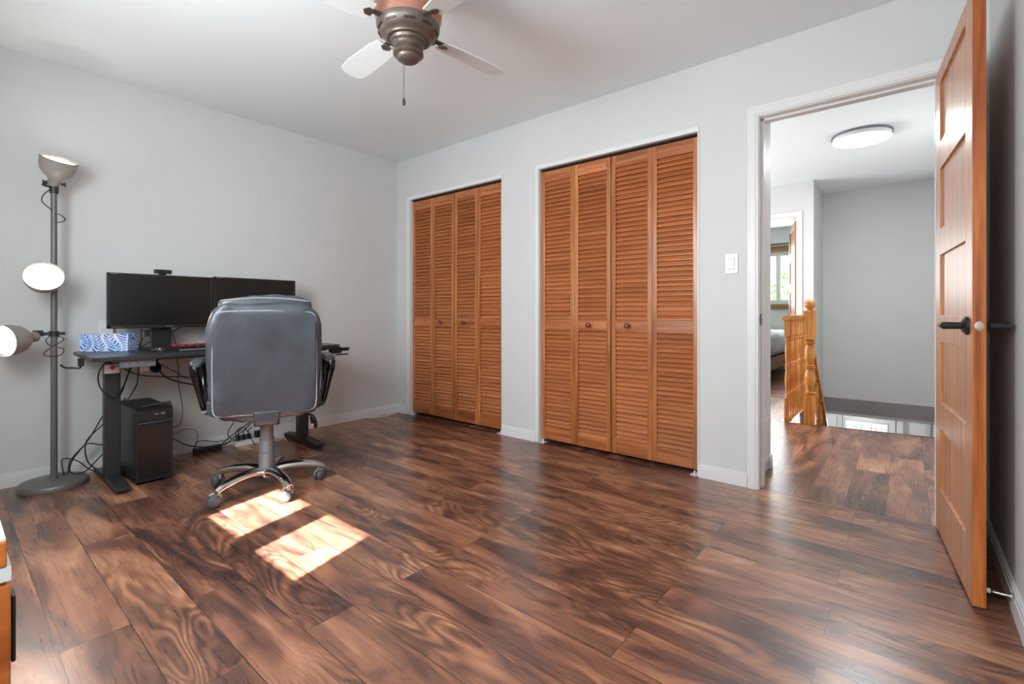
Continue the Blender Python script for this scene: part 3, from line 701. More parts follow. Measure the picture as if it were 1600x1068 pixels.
pc = MB(); pc.cyl((px, py, 2.045), (px, py, 1.86), 0.0013, seg=6)
for i in range(30): pc.ball((px, py, 2.04 - i * 0.0061), 0.0019, 6)
pc = pc.build('pull_chain', M['bronze'], t)
m = MB(); m.lathe([(0.003, 0.0), (0.0062, 0.004), (0.0068, 0.016), (0.0045, 0.028), (0.002, 0.031)], 14, 0, Matrix.Translation((px, py, 1.832))); m.build('pull_knob', M['blackmetal'], pc)
src = None
for k in range(4):
    a = R(129.6 + 45 + 90 * k)
    if src is None:
        m = MB()
        out = [(0.17, -0.045), (0.24, -0.056), (0.42, -0.062), (0.50, -0.056), (0.528, -0.035), (0.533, 0), (0.528, 0.035), (0.50, 0.056), (0.42, 0.062), (0.24, 0.056), (0.17, 0.045)]
        m.prism(out, -0.003, 0.003, mat=Matrix.Rotation(R(11), 4, 'X')); src = m.build('blade', M['blade'], t, (0, 0, 2.160), (0, 0, a), bevel=0.001)
        b = MB(); b.box(0.120, 0.20, -0.014, 0.014, 0.003, 0.009); b.prism([(0.165, -0.018), (0.19, -0.02), (0.205, 0), (0.19, 0.02), (0.165, 0.018)], -0.0065, -0.0035, mat=Matrix.Rotation(R(11), 4, 'X')); b.build('blade_bracket', M['bronze'], src, bevel=0.002)
    else:
        copy_child(src, t, (0, 0, 2.160)).rotation_euler = (0, 0, a)

# ================================================================== FLOOR LAMP
LX, LY = 0.165, -2.462
t = thing('floor_lamp', 'grey floor lamp with three lit adjustable shades and a round base', 'floor lamp', (LX, LY, 0))
m = MB(); m.lathe([(0.1495, 0), (0.150, 0.006), (0.148, 0.026), (0.140, 0.034), (0.05, 0.040), (0.02, 0.042)], 56); m.build('base', M['lampgrey'], t)
m = MB(); m.cyl((0, 0, 0.038), (0, 0, 1.66), 0.0155, 0.0135, 20); m.cyl((0, 0, 0.04), (0, 0, 0.06), 0.019, 0.017, 20); m.build('pole', M['lampgrey'], t)
def head(loc, aim, knob=True, bulb_off=0.0):
    """bell shade opening along aim; origin at neck"""
    q = Vector(aim).normalized().to_track_quat('Z', 'Y'); mt = Matrix.Translation(Vector(loc)) @ q.to_matrix().to_4x4()
    m = MB()
    KR, KZ = 1.06, 1.22
    outer = [(0.024, -0.030), (0.027, -0.028), (0.028, 0.0), (0.030, 0.010), (0.048, 0.022), (0.066, 0.042), (0.075, 0.070), (0.078, 0.105)]
    inner = [(0.0765, 0.105), (0.0735, 0.071), (0.0645, 0.044), (0.047, 0.0245), (0.02, 0.016)]
    m.lathe([(r * (KR if z > 0.005 else 1), z * (KZ if z > 0 else 1)) for r, z in outer + inner], 40, 0, mt, cap=True); s = m.build('lamp_shade', M['shade'], t)
    d = MB(); d.lathe([(0.0785, 0.110), (0.064, 0.116), (0.03, 0.120), (1e-5, 0.121)], 40, 0, mt, cap=False); d.build('diffuser', M['bulb'], s, label='glowing white opening')
    b = MB(); ring = [(0.030 * math.cos(a) + 0.012, 0.030 * math.sin(a), 0.122) for a in [R(x) for x in range(-100, 141, 20)]]
    b.tube([mt @ Vector(p) for p in ring], 0.004, 8, sub=2); b.build('bulb_ring', M['bulbring'], s)
    return s, mt
# top head: tilts up and toward the room; middle one faces the camera; lower one points away to the left
Fv = Vector((-0.6376, 0.7704, 0)); Rt = Vector((0.7704, 0.6376, 0)); tocam = Vector((3.69, -0.42, -0.6)).normalized()
s1, m1 = head((0.008, 0.0, 1.712), (0.50, 0.13, 1.0))
s2, m2 = head((-0.000, -0.045, 1.125), (0.93, -0.06, 0.34))
s3, m3 = head((0.045, -0.098, 0.838), (0.62, -0.95, -0.12))
m = MB()
m.cyl((0, 0, 1.64), (0, 0, 1.685), 0.019, 0.021, 16); m.tube([(-0.0, -0.03, 1.69), (0, -0.045, 1.68), (0, 0, 1.672)], 0.006, 8)
for y in (-0.036, 0.036): m.cyl((0.006, y * 0.8, 1.697), (0.006, y * 1.25, 1.697), 0.007, 0.007, 10); m.box(0.002, 0.010, y * 1.25 - 0.003, y * 1.25 + 0.003, 1.686, 1.708)
m.build('joint', M['blackmetal'], t, bevel=0.001)
m = MB(); m.cyl((0, 0, 1.110), (0, 0, 1.145), 0.022, 0.022, 16); m.tube([(0, 0, 1.128), (-0.012, -0.03, 1.126), (-0.01, -0.045, 1.120)], 0.009, 8); m.build('joint', M['blackmetal'], t, bevel=0.001)
m = MB(); m.cyl((0, 0, 0.838), (0, 0, 0.868), 0.022, 0.022, 16); m.box(-0.012, 0.012, -0.07, 0.045, 0.845, 0.862); m.tube([(0, -0.04, 0.853), (0.02, -0.08, 0.848), (0.035, -0.10, 0.842)], 0.011, 8); m.box(-0.004, 0.022, -0.085, -0.045, 0.862, 0.874)
m.build('joint', M['blackmetal'], t, bevel=0.001)
m = MB()
m.tube([(0.01, -0.02, 1.655), (0.02, -0.045, 1.62), (0.018, -0.05, 1.585), (0.015, -0.018, 1.55), (-0.017, 0.01, 1.53), (0.0, 0.025, 1.525), (0.0, 0.045, 1.505), (0.0, 0.035, 1.487), (0.0, 0.010, 1.480)], 0.0028, 6); m.build('lamp_cord', M['cable'], t)
m = MB()
m.tube([(0.012, -0.02, 0.84), (0.016, -0.035, 0.815), (0.018, -0.01, 0.785), (0.012, 0.03, 0.81), (0, 0.04, 0.825), (-0.01, 0.02, 0.835), (-0.02, 0.0, 0.81), (-0.016, 0.01, 0.78), (0, 0.04, 0.765), (0.01, 0.03, 0.735), (0.02, -0.005, 0.728), (0.018, -0.04, 0.735), (0.01, -0.035, 0.755), (-0.012, -0.015, 0.77)], 0.0025, 6)
m.build('lamp_cord', M['cable'], t)
for (mt, e) in ((m1, 0.5), (m2, 5.0), (m3, 0.8)):
    p = Vector((LX, LY, 0)) + mt @ Vector((0, 0, 0.13)); light('lamp_bulb', 'AREA', Vector((LX, LY, 0)) + mt @ Vector((0, 0, 0.130)), (mt.to_3x3() @ Matrix.Rotation(R(180), 3, 'X')).to_euler(), e, (1.0, 0.95, 0.88), shape='DISK', size=0.14)
    p = Vector((LX, LY, 0)) + mt @ Vector((0, 0, 0.055)); light('lamp_bulb_inner', 'POINT', p, (0, 0, 0), 0.55, (1.0, 0.85, 0.7), shadow_soft_size=0.02)

# ================================================================== DESK
t = thing('standing_desk', 'black height-adjustable standing desk against the left wall', 'desk', (0, 0, 0))
m = MB()
m.prism([(0.075, -2.37), (0.66, -2.38), (0.69, -2.35), (0.69, -1.03), (0.66, -1.0), (0.075, -1.0)], 0.720, 0.742); m.build('desk_top', M['desktop'], t, bevel=0.003)
m = MB(); m.box(0.27, 0.30, -2.28, -1.10, 0.695, 0.72); m.box(0.42, 0.45, -2.28, -1.10, 0.695, 0.72); m.build('frame_rail', M['blackmetal'], t)
for y in (-2.243, -1.125):
    m = MB(); m.box(0.315, 0.375, y - 0.036, y + 0.036, 0.035, 0.70); m.box(0.08, 0.64, y - 0.03, y + 0.03, 0.700, 0.719)
    lg = m.build('leg', M['blackmetal'], t, bevel=0.004)
    m = MB(); m.prism([(0.07, 0.012), (0.07, 0.03), (0.25, 0.045), (0.42, 0.045), (0.62, 0.028), (0.62, 0.012)], y - 0.036, y + 0.036, axis='Y')
    for x in (0.10, 0.59): m.cyl((x, y, 0), (x, y, 0.013), 0.022, 0.02, 16)
    m.build('foot', M['blackmetal'], lg, bevel=0.004)
m = MB(); m.tube([(0.335, -2.372, 0.690), (0.335, -2.374, 0.672), (0.30, -2.378, 0.662), (0.23, -2.389, 0.659), (0.15, -2.414, 0.657), (0.128, -2.43, 0.672)], 0.0055, 8); m.box(0.320, 0.350, -2.385, -2.362, 0.676, 0.7195)
tag(m.build('headphone_hook', M['black']), 'black metal hook arm sticking out from the left end of the desk', 'hook')
t = thing('desk_clamp', 'black toothed clamp gripping the right end of the desk', 'clamp', (0.60, -0.985, 0.72))
m = MB(); m.box(-0.03, 0.02, -0.10, 0.02, -0.016, -0.0005); m.box(-0.02, 0.01, -0.06, 0.03, -0.05, -0.014); m.build('clamp_body', M['black'], t, bevel=0.002)
m = MB(); m.box(-0.015, 0.01, -0.01, 0.085, -0.064, -0.055)
for i in range(5): m.prism([(0.02 + i * 0.016, -0.014), (0.032 + i * 0.016, -0.014), (0.024 + i * 0.016, -0.036)], -0.016, 0.006, axis='X')
m.box(-0.015, 0.01, 0.0, 0.095, -0.018, -0.010); m.build('clamp_jaw', M['black'], t)
# usb hub under the front edge and power strip under desk
t = thing('usb_hub', 'slim grey docking box fixed under the front edge of the desk', 'hub', (0.62, -2.10, 0.694))
m = MB(); m.box(-0.05, 0.045, -0.168, -0.010, -0.016, 0.0255); m.build('hub_body', M['hub'], t, bevel=0.003)
for y in (-0.145, -0.11, -0.075):
    m = MB(); m.box(0.0455, 0.0465, y - 0.009, y + 0.009, 0.003, 0.011); m.build('port', M['silver'], t)
m = MB(); m.box(0.0455, 0.047, -0.036, -0.033, 0.0, 0.014); m.build('indicator', M['silver'], t)
t = thing('adapter_block', 'small white block with a red button at the top of the left desk leg', 'switch box', (0.392, -2.250, 0.655))
m = MB(); m.box(-0.016, 0.014, -0.032, 0.032, -0.026, 0.026); m.build('box_body', M['white'], t, bevel=0.002)
m = MB(); m.cyl((0.014, 0, 0.008), (0.018, 0, 0.008), 0.012); m.build('red_button', M['red'], t, label='red button')
t = thing('round_plug', 'round black plug hanging under the desk beside the hub', 'plug', (0.485, -2.075, 0.652))
m = MB(); m.cyl((0, 0.0, 0), (0.035, 0.0, 0), 0.027, 0.027, 20); m.build('plug_body', M['blackgloss'], t, bevel=0.002)
m = MB(); m.box(0.0, 0.02, -0.075, -0.027, -0.015, 0.018); m.build('adapter', M['white'], t, bevel=0.003)
m = MB(); m.box(-0.01, 0.0, -0.02, 0.02, 0.02, 0.045); m.build('bracket', M['black'], t)

# ================================================================== MONITORS
def monitor(y0, y1, label, text_y, z0=0.877, z1=1.208, tilt=0.0):
    yc = (y0 + y1) / 2
    t = thing('monitor', label, 'monitor', (0.25, yc, 0.7425), tilt, 'desktop monitors')
    hw = (y1 - y0) / 2; a, b = z0 - 0.7425, z1 - 0.7425
    m = MB(); m.box(-0.045, -0.004, -hw * 0.8, hw * 0.8, a + 0.04, b - 0.04); m.box(-0.022, 0.0, -hw, hw, a, b); m.build('casing', M['black'], t, bevel=0.003)
    m = MB(); bz = 0.013
    m.box(-0.001, 0.005, -hw, hw, a, a + 0.018); m.box(-0.001, 0.005, -hw, hw, b - bz, b); m.box(-0.001, 0.005, -hw, -hw + bz, a, b); m.box(-0.001, 0.005, hw - bz, hw, a, b); m.build('bezel', M['black'], t, bevel=0.001)
    m = MB(); m.box(0.0, 0.0015, -hw + bz, hw - bz, a + 0.018, b - bz); m.build('screen', M['screen'], t)
    st = MB(); st.box(-0.060, -0.046, -0.055, 0.055, 0.006, a + 0.15); st = st.build('stand_neck', M['black'], t, bevel=0.004)
    m = MB(); m.box(-0.17, 0.05, -0.12, 0.12, 0.0005, 0.010); m.build('stand_base', M['black'], st, bevel=0.004)
    if text_y is not None:
        text_mesh('logo', 'ASUS', 0.016, M['silver'], t, (0.0055, text_y, a + 0.009), (R(90), 0, R(90)))
    m = MB(); m.box(0.005, 0.0056, -hw + 0.02, -hw + 0.075, a + 0.007, a + 0.010); m.build('lower_marking', M['hub'], t)
    m = MB(); m.box(0.005, 0.0056, -hw + 0.014, -hw + 0.05, b - 0.008, b - 0.004); m.build('corner_marking', M['silver'], t)
    for i in range(5):
        m = MB(); m.box(0.002, 0.0055, hw - 0.13 + i * 0.022, hw - 0.118 + i * 0.022, a - 0.002, a + 0.001); m.build('button', M['black'], t)
    return t
monitor(-2.247, -1.697, 'left black widescreen monitor with a webcam on top', 0.03)
monitor(-1.690, -1.134, 'right black widescreen monitor partly hidden behind the office chair', 0.0, z1=1.215)
t = thing('webcam', 'small black webcam perched on top of the left monitor', 'webcam', (0.245, -1.975, 1.208))
m = MB(); m.box(-0.01, 0.018, -0.046, 0.046, 0.008, 0.034); m.box(-0.03, 0.012, -0.018, 0.018, 0.0005, 0.01); m.build('webcam_body', M['black'], t, bevel=0.006)
m = MB(); m.cyl((0.016, 0, 0.021), (0.024, 0, 0.021), 0.012, 0.011, 20); m.build('lens', M['blackgloss'], t)
# tissue box
tx = thing('tissue_box', 'tissue box printed with blue leaves on the left end of the desk', 'tissue box', (0.2125, -2.2535, 0.7425), math.atan2(0.195, 0.151))
m = MB(); m.box(-0.123, 0.123, 0.0, 0.115, 0.0, 0.103); m.build('box_body', M['tissue'], tx, bevel=0.0015)
m = MB(); m.lathe([(0.05, 0.1032), (0.05, 0.1042)], 24, 0, Matrix.Translation((0, 0.057, 0)), sy=0.5); m.build('opening', M['white'], tx)
# keyboard
t = thing('keyboard', 'black keyboard with red lettered keys on the desk behind the chair', 'keyboard', (0.46, -1.75, 0.7425), R(4))
m = MB(); m.prism([(-0.08, 0.0), (0.075, 0.0), (0.078, 0.014), (-0.08, 0.028)], -0.225, 0.225, axis='Y'); m.build('keyboard_case', M['black'], t, bevel=0.004)
km = MB(); kr = MB()
for r in range(5):
    for c in range(20):
        x = 0.05 - r * 0.026; y = -0.21 + c * 0.0213; z = 0.0165 + r * 0.0025
        (kr if (r in (2, 3, 4) and c < 16 and (r * 7 + c * 5) % 11 > 3) else km).box(x - 0.010, x + 0.010, y - 0.0085, y + 0.0085, z, z + 0.010)
km.build('black_keys', M['black'], t, bevel=0.002); kr.build('red_keys', M['red'], t, bevel=0.002, label='red keys')
m = MB(); m.prism([(0.0755, 0.004), (0.0775, 0.012), (0.080, 0.010), (0.078, 0.004)], -0.225, 0.225, axis='Y'); m.build('front_strip', M['silver'], t)
# small glass dish
m = MB(); m.lathe([(0.038, 0), (0.042, 0.004), (0.044, 0.016), (0.040, 0.016), (0.037, 0.006), (1e-5, 0.005)], 28)
tag(m.build('glass_dish', M['glass'], loc=(0.40, -2.035, 0.7425)), 'small clear glass dish in front of the left monitor stand', 'dish')

# ================================================================== COMPUTER TOWER
t = thing('computer_tower', 'black computer tower standing on the floor beside the left desk leg', 'computer', (0.53, -2.085, 0))
hw = 0.0885
m = MB(); m.prism([(-0.48, 0.012), (-0.48, 0.420), (-0.03, 0.420), (-0.008, 0.395), (-0.008, 0.012)], -hw, hw, axis='Y')
for x in (-0.38, -0.06):
    for y in (-0.06, 0.06): m.cyl((x, y, 0), (x, y, 0.013), 0.016)
m.build('case', M['blackmetal'], t, bevel=0.003)
m = MB(); m.box(-0.010, 0.0, -hw, hw, 0.014, 0.33); m.box(-0.010, 0.004, -hw, -hw + 0.012, 0.014, 0.40); m.box(-0.010, 0.004, hw - 0.012, hw, 0.014, 0.40); m.box(-0.01, 0.003, -hw, hw, 0.014, 0.024)
m.prism([(-0.05, 0.421), (-0.02, 0.432), (0.003, 0.414), (0.003, 0.355), (-0.010, 0.335), (-0.011, 0.40)], -hw, hw, axis='Y'); m.build('front_panel', M['black'], t, bevel=0.002)
m = MB(); m.box(0.0, 0.002, -hw + 0.012, hw - 0.012, 0.024, 0.33); m.build('mesh_front', M['screen'], t)
m = MB(); m.box(0.003, 0.0045, 0.03, 0.05, 0.386, 0.396); m.build('port', M['silver'], t)
m = MB(); m.box(0.003, 0.0045, 0.0, 0.018, 0.386, 0.394); m.build('port', M['silver'], t)
m = MB(); m.tube([(0.006, -hw + 0.01, 0.345), (0.008, -0.03, 0.347), (0.008, 0.05, 0.347), (0.006, hw - 0.01, 0.350)], 0.0016, 6); m.build('trim_line', M['silver'], t)
m = MB(); m.tube([(-0.06, -0.05, 0.433), (-0.04, 0.02, 0.440), (-0.02, 0.085, 0.444)], [0.009, 0.012, 0.010], 10, flat=0.7); m.box(-0.10, -0.04, -0.02, 0.03, 0.4205, 0.434)
tag(m.build('tower_gadget', M['black'], loc=(0.53, -2.085, 0)), 'small black stick-shaped gadget lying on top of the computer tower', 'gadget')

# ================================================================== POWER STRIP, ADAPTERS AND CABLES
t = thing('power_strip', 'white power strip with black plugs on the floor under the desk', 'power strip', (0.105, -1.33, 0))
m = MB(); m.box(-0.026, 0.026, -0.18, 0.20, 0.001, 0.040); m.build('strip_body', M['white'], t, bevel=0.004)
for y in (-0.150, -0.115, -0.08):
    m = MB(); m.box(-0.014, 0.014, y - 0.012, y + 0.012, 0.040, 0.078); m.tube([(0, y, 0.074), (-0.005, y, 0.10), (0.0, y + 0.02, 0.12)], 0.0038, 6); m.build('plug', M['black'], t, bevel=0.003)
m = MB(); m.box(0.065, 0.115, -1.76, -1.59, 0.001, 0.036); tag(m.build('power_brick', M['black'], bevel=0.004), 'flat black power brick on the floor left of the power strip', 'power brick')
m = MB(); m.box(0.082, 0.130, -1.365, -1.318, 0.0405, 0.088); tag(m.build('plug_adapter', M['black'], bevel=0.004), 'square black plug adapter on the power strip beside the chair column', 'power adapter')
def cable(pts, label, r=0.0035, mat='cable', name='cable', group=None):
    m = MB(); m.tube(pts, r, 7, sub=7); return tag(m.build(name, M[mat]), label, 'cable', group)
cable([(0.5, -2.25, 0.693), (0.45, -2.285, 0.69), (0.43, -2.306, 0.662), (0.43, -2.317, 0.61), (0.43, -2.301, 0.544), (0.42, -2.247, 0.49), (0.38, -2.20, 0.54), (0.36, -2.178, 0.592), (0.45, -2.172, 0.668)], 'black cable looping down around the top of the left desk leg')
cable([(0.5, -2.189, 0.674), (0.40, -2.184, 0.60), (0.30, -2.19, 0.50), (0.20, -2.19, 0.462), (0.10, -2.179, 0.43), (0.04, -2.17, 0.375)], 'black cable hanging from the grey docking box down behind the computer tower')
cable([(0.54, -2.16, 0.671), (0.41, -2.14, 0.56), (0.33, -2.15, 0.49), (0.2, -2.14, 0.445), (0.06, -2.13, 0.43), (0.03, -2.12, 0.36)], 'second black cable bunched behind the computer tower, right of the first', 0.0032)
cable([(0.2, -2.23, 0.409), (0.16, -2.255, 0.347), (0.13, -2.311, 0.22), (0.13, -2.378, 0.122), (0.16, -2.396, 0.066), (0.18, -2.369, 0.046), (0.14, -2.321, 0.043), (0.12, -2.292, 0.066), (0.10, -2.235, 0.12), (0.06, -2.19, 0.153)], 'black cable making the widest loop down to the lamp base beside the desk leg')
cable([(0.18, -2.226, 0.352), (0.15, -2.253, 0.299), (0.115, -2.318, 0.208), (0.11, -2.315, 0.105), (0.11, -2.285, 0.047), (0.10, -2.235, 0.006)], 'black cable dropping nearly straight between floor lamp and desk leg')
cable([(0.05, -2.18, 0.146), (0.10, -2.248, 0.172), (0.11, -2.307, 0.194), (0.11, -2.344, 0.168), (0.14, -2.392, 0.115), (0.172, -2.405, 0.056)], 'black cable bowing from the desk leg over to the lamp base')
cable([(0.16, -2.42, 0.046), (0.14, -2.424, 0.133), (0.10, -2.355, 0.101), (0.09, -2.300, 0.036), (0.08, -2.25, 0.006), (0.06, -2.18, 0.005)], 'lamp power cable rising to a sharp bend above the lamp base', 0.003)
cable([(0.46, -2.235, 0.680), (0.4, -2.144, 0.615), (0.36, -2.022, 0.584), (0.34, -1.847, 0.564), (0.32, -1.739, 0.568), (0.30, -1.5, 0.62), (0.29, -1.3, 0.692)], 'long black cable sagging under the desk toward the chair')
cable([(0.524, -2.066, 0.640), (0.45, -1.998, 0.578), (0.4, -1.885, 0.529), (0.34, -1.745, 0.495), (0.28, -1.5, 0.50), (0.28, -1.3, 0.60), (0.285, -1.25, 0.692)], 'thick black cable from the round plug dipping behind the chair', 0.0045)
cable([(0.55, -2.10, 0.700), (0.4, -1.959, 0.616), (0.3, -1.856, 0.549), (0.2, -1.746, 0.529), (0.15, -1.62, 0.528)], 'thin black cable slanting down from the docking box to the right', 0.0025)
cable([(0.46, -1.959, 0.716), (0.4, -1.932, 0.621), (0.35, -1.919, 0.528), (0.25, -1.87, 0.352), (0.2, -1.877, 0.238), (0.13, -1.95, 0.214)], 'thin black cable dropping vertically between tower and chair', 0.0022)
cable([(0.016, -1.90, 0.09), (0.012, -1.854, 0.137), (0.012, -1.794, 0.165), (0.012, -1.729, 0.148), (0.016, -1.713, 0.101), (0.02, -1.728, 0.05)], 'faint grey cable arching against the wall behind the tower', 0.0022, 'greycable')
cable([(0.04, -1.97, 0.155), (0.08, -1.873, 0.125), (0.09, -1.823, 0.087), (0.1, -1.753, 0.055), (0.13, -1.66, 0.040), (0.15, -1.56, 0.054), (0.17, -1.46, 0.07)], 'black cable running low from the tower to the power brick')
cable([(0.13, -1.775, 0.006), (0.13, -1.758, 0.082), (0.13, -1.721, 0.094), (0.135, -1.637, 0.070), (0.145, -1.56, 0.070)], 'black cable arching over the flat power brick', 0.003)
cable([(0.09, -1.59, 0.02), (0.12, -1.56, 0.041), (0.155, -1.54, 0.079), (0.17, -1.48, 0.116), (0.18, -1.43, 0.163), (0.2, -1.38, 0.22), (0.24, -1.30, 0.40), (0.29, -1.22, 0.692)], 'lowest black cable fanning up from the power strip behind the chair')
cable([(0.09, -1.585, 0.03), (0.11, -1.575, 0.052), (0.14, -1.54, 0.094), (0.15, -1.47, 0.14), (0.17, -1.41, 0.19), (0.2, -1.34, 0.27), (0.26, -1.24, 0.50), (0.31, -1.20, 0.692)], 'upper black cable fanning up from the power strip behind the chair')
cable([(0.2, -1.50, 0.33), (0.14, -1.526, 0.188), (0.13, -1.552, 0.137), (0.13, -1.556, 0.092), (0.12, -1.50, 0.045)], 'black cable hanging down left of the plugs on the power strip', 0.003)
cable([(0.16, -1.52, 0.07), (0.18, -1.524, 0.125), (0.19, -1.489, 0.153), (0.19, -1.451, 0.113), (0.18, -1.40, 0.006)], 'black cable arching over the front of the power strip', 0.003)
cable([(0.105, -1.13, 0.022), (0.17, -1.20, 0.006), (0.19, -1.30, 0.005), (0.16, -1.376, 0.005)], 'short white cable curling back along the power strip', 0.0042, 'whitecable')
cable([(0.19, -1.28, 0.033), (0.17, -1.22, 0.033), (0.14, -1.161, 0.05), (0.12, -1.04, 0.033), (0.08, -0.93, 0.025), (0.02, -0.90, 0.01)], 'white cable stretched low behind the right desk leg', 0.0042, 'whitecable')
cable([(0.25, -1.198, 0.006), (0.15, -1.19, 0.047), (0.08, -1.128, 0.094), (0.05, -1.078, 0.137), (0.04, -1.048, 0.187), (0.03, -1.03, 0.30)], 'white cable rising along the wall behind the right desk leg', 0.003, 'whitecable')
cable([(0.2, -1.25, 0.03), (0.15, -1.17, 0.04), (0.1, -1.077, 0.077), (0.05, -1.032, 0.129), (0.05, -1.104, 0.167), (0.06, -1.149, 0.115), (0.1, -1.092, 0.06), (0.12, -1.03, 0.03)], 'tangled white cable looping behind the right desk leg', 0.003, 'whitecable')
cable([(0.018, -0.36, 0.006), (0.045, -0.33, 0.0045), (0.075, -0.27, 0.0045), (0.085, -0.18, 0.0045), (0.06, -0.07, 0.0045), (0.05, -0.03, 0.0045)], 'white cable curling on the floor in the corner by the left closet', 0.0042, 'whitecable')
cable([(0.2, -2.073, 0.872), (0.2, -2.073, 0.829), (0.215, -2.074, 0.806), (0.2, -2.082, 0.772), (0.16, -2.099, 0.75), (0.12, -2.15, 0.7475)], 'thick black video cable dropping from the back of the left monitor', 0.0045)
cable([(0.185, -1.84, 0.890), (0.17, -1.929, 0.835), (0.15, -1.999, 0.795), (0.135, -2.056, 0.76), (0.13, -2.09, 0.7475)], 'black cable slanting behind the left monitor stand', 0.0035)
cable([(0.22, -1.935, 0.876), (0.20, -1.905, 0.82), (0.17, -1.885, 0.770), (0.15, -1.86, 0.7455)], 'thin black cable hanging below the right side of the left monitor', 0.0022)
m = MB(); m.box(-0.011, 0.011, -0.013, 0.013, -0.018, 0.022); tag(m.build('cable_connector', M['black'], loc=(0.2, -2.046, 0.842), bevel=0.003), 'black cable connector below the left monitor', 'connector')

# ================================================================== OFFICE CHAIR
CXY = (1.115, -1.712)
ch = thing('office_chair', 'dark slate leather office chair on a chrome star base with casters', 'office chair', (CXY[0], CXY[1], 0), R(66.6))
# local: +y is the sitter's front, +x is to the right as seen from the camera
def lean(z): return -0.10 * max(0.0, z - 0.45) ** 1.2
rg = random.Random(11)
def wav(x, z): return 0.003 * math.sin(14 * x + 9 * z) + 0.0022 * math.sin(37 * z + 11 * x) + 0.0018 * math.sin(51 * x - 23 * z)
def backfn(yc):
    def f(p):
        x, y, z = p; zz = z + 0.708
        taper = 1.0 - 0.10 * max(0, (zz - 0.80) / 0.25) ** 2 - 0.05 * max(0, (0.6 - zz) / 0.15)
        sh = 1 + 0.012 * math.sin(9 * zz)
        return [x * taper * sh + (wav(y * 3, zz) * 1.5), y + yc + lean(zz) + wav(x, zz) * (1 if y < 0 else 1.4) - 0.02 * math.cos(x * 3.2) * (1 if y > 0 else .1), zz + wav(x * 1.3, y) * 2 + 0.016 * math.cos(x * 5.2) * (1 if z > 0 else 0)]
    return f
m = MB(); m.cushion(0.264, 0.064, 0.296, 0.26, 28, fn=backfn(-0.125)); m.build('back_cushion', M['leather'], ch)
# rear upholstery panel, slightly proud
def panfn(p):
    x, y, z = p; zz = z + 0.709
    return [x * (1 - 0.04 * max(0, (zz - 0.8) / 0.2)), y - 0.178 + lean(zz) + wav(x, zz) * 1.2, zz + 0.010 * math.cos(x * 6) * (1 if z > 0 else 0)]
m = MB(); m.cushion(0.238, 0.020, 0.262, 0.12, 30, fn=panfn); pn = m.build('back_panel', M['leather'], ch)
m = MB(); loop = []
for k in range(0, 73):
    a = 2 * math.pi * k / 72; c, s_ = math.cos(a), math.sin(a)
    x = 0.240 * math.copysign(abs(c) ** 0.12, c); z = 0.709 + 0.262 * math.copysign(abs(s_) ** 0.12, s_)
    loop.append((x * (1 - 0.04 * max(0, (z - 0.8) / 0.2)), -0.186 + lean(z) + 0.002 * math.sin(17 * x + 13 * z), z + (0.010 * math.cos(x * 6) if z > 0.709 else 0) + 0.002 * math.sin(30 * x)))
m.tube(loop, 0.0042, 7, sub=1); m.build('piping', M['piping'], pn, label='pale worn piping')
# head roll cushion peeking above, two layers
def hr(p):
    x, y, z = p; return [x, y - 0.115, z + 0.99 + 0.028 * math.cos(x * 5.6) + wav(x, y) * 1.5]
m = MB(); m.cushion(0.222, 0.058, 0.046, 0.45, 18, fn=hr); m.build('headrest', M['leather'], ch)
m = MB(); m.tube([(x / 10 * 0.205, -0.165 + lean(1.03), 1.020 + 0.028 * math.cos(x / 10 * 0.205 * 5.6)) for x in range(-10, 11)], 0.0028, 6, sub=1); m.build('piping', M['piping'], ch)
# seat
def seatfn(p):
    x, y, z = p; return [x * (1 + 0.03 * math.sin(8 * y)), y + 0.09, z + 0.475 + wav(x, y) * 2 - 0.01 * (1 - min(1, abs(x) / 0.25)) * (z > 0)]
m = MB(); m.cushion(0.288, 0.27, 0.052, 0.35, 20, fn=seatfn); m.build('seat', M['leather'], ch)
m = MB(); m.box(-0.12, 0.12, 0.02, 0.24, 0.402, 0.424); m.prism([(-0.06, -0.15), (0.06, -0.15), (0.07, 0.12), (-0.07, 0.12)], 0.375, 0.404); m.build('seat_plate', M['black'], ch, bevel=0.004)
# rear tongue joining back to mechanism
def tonguefn(p):
    x, y, z = p; return [x * (1.05 - 0.1 * (z < 0)), y - 0.180 + 0.25 * max(0, -z), z + 0.425]
m = MB(); m.cushion(0.060, 0.020, 0.038, 0.3, 12, fn=tonguefn); m.build('back_tongue', M['leather'], ch)
# tilt lever paddle
m = MB(); m.tube([(0.05, 0.02, 0.39), (0.20, 0.02, 0.385), (0.245, 0.02, 0.37)], 0.006, 8); m.cushion(0.017, 0.008, 0.042, 0.9, 10, Matrix.Translation((0.243, 0.02, 0.338)) @ Matrix.Rotation(R(-14), 4, 'Y')); m.build('tilt_lever', M['blackgloss'], ch)
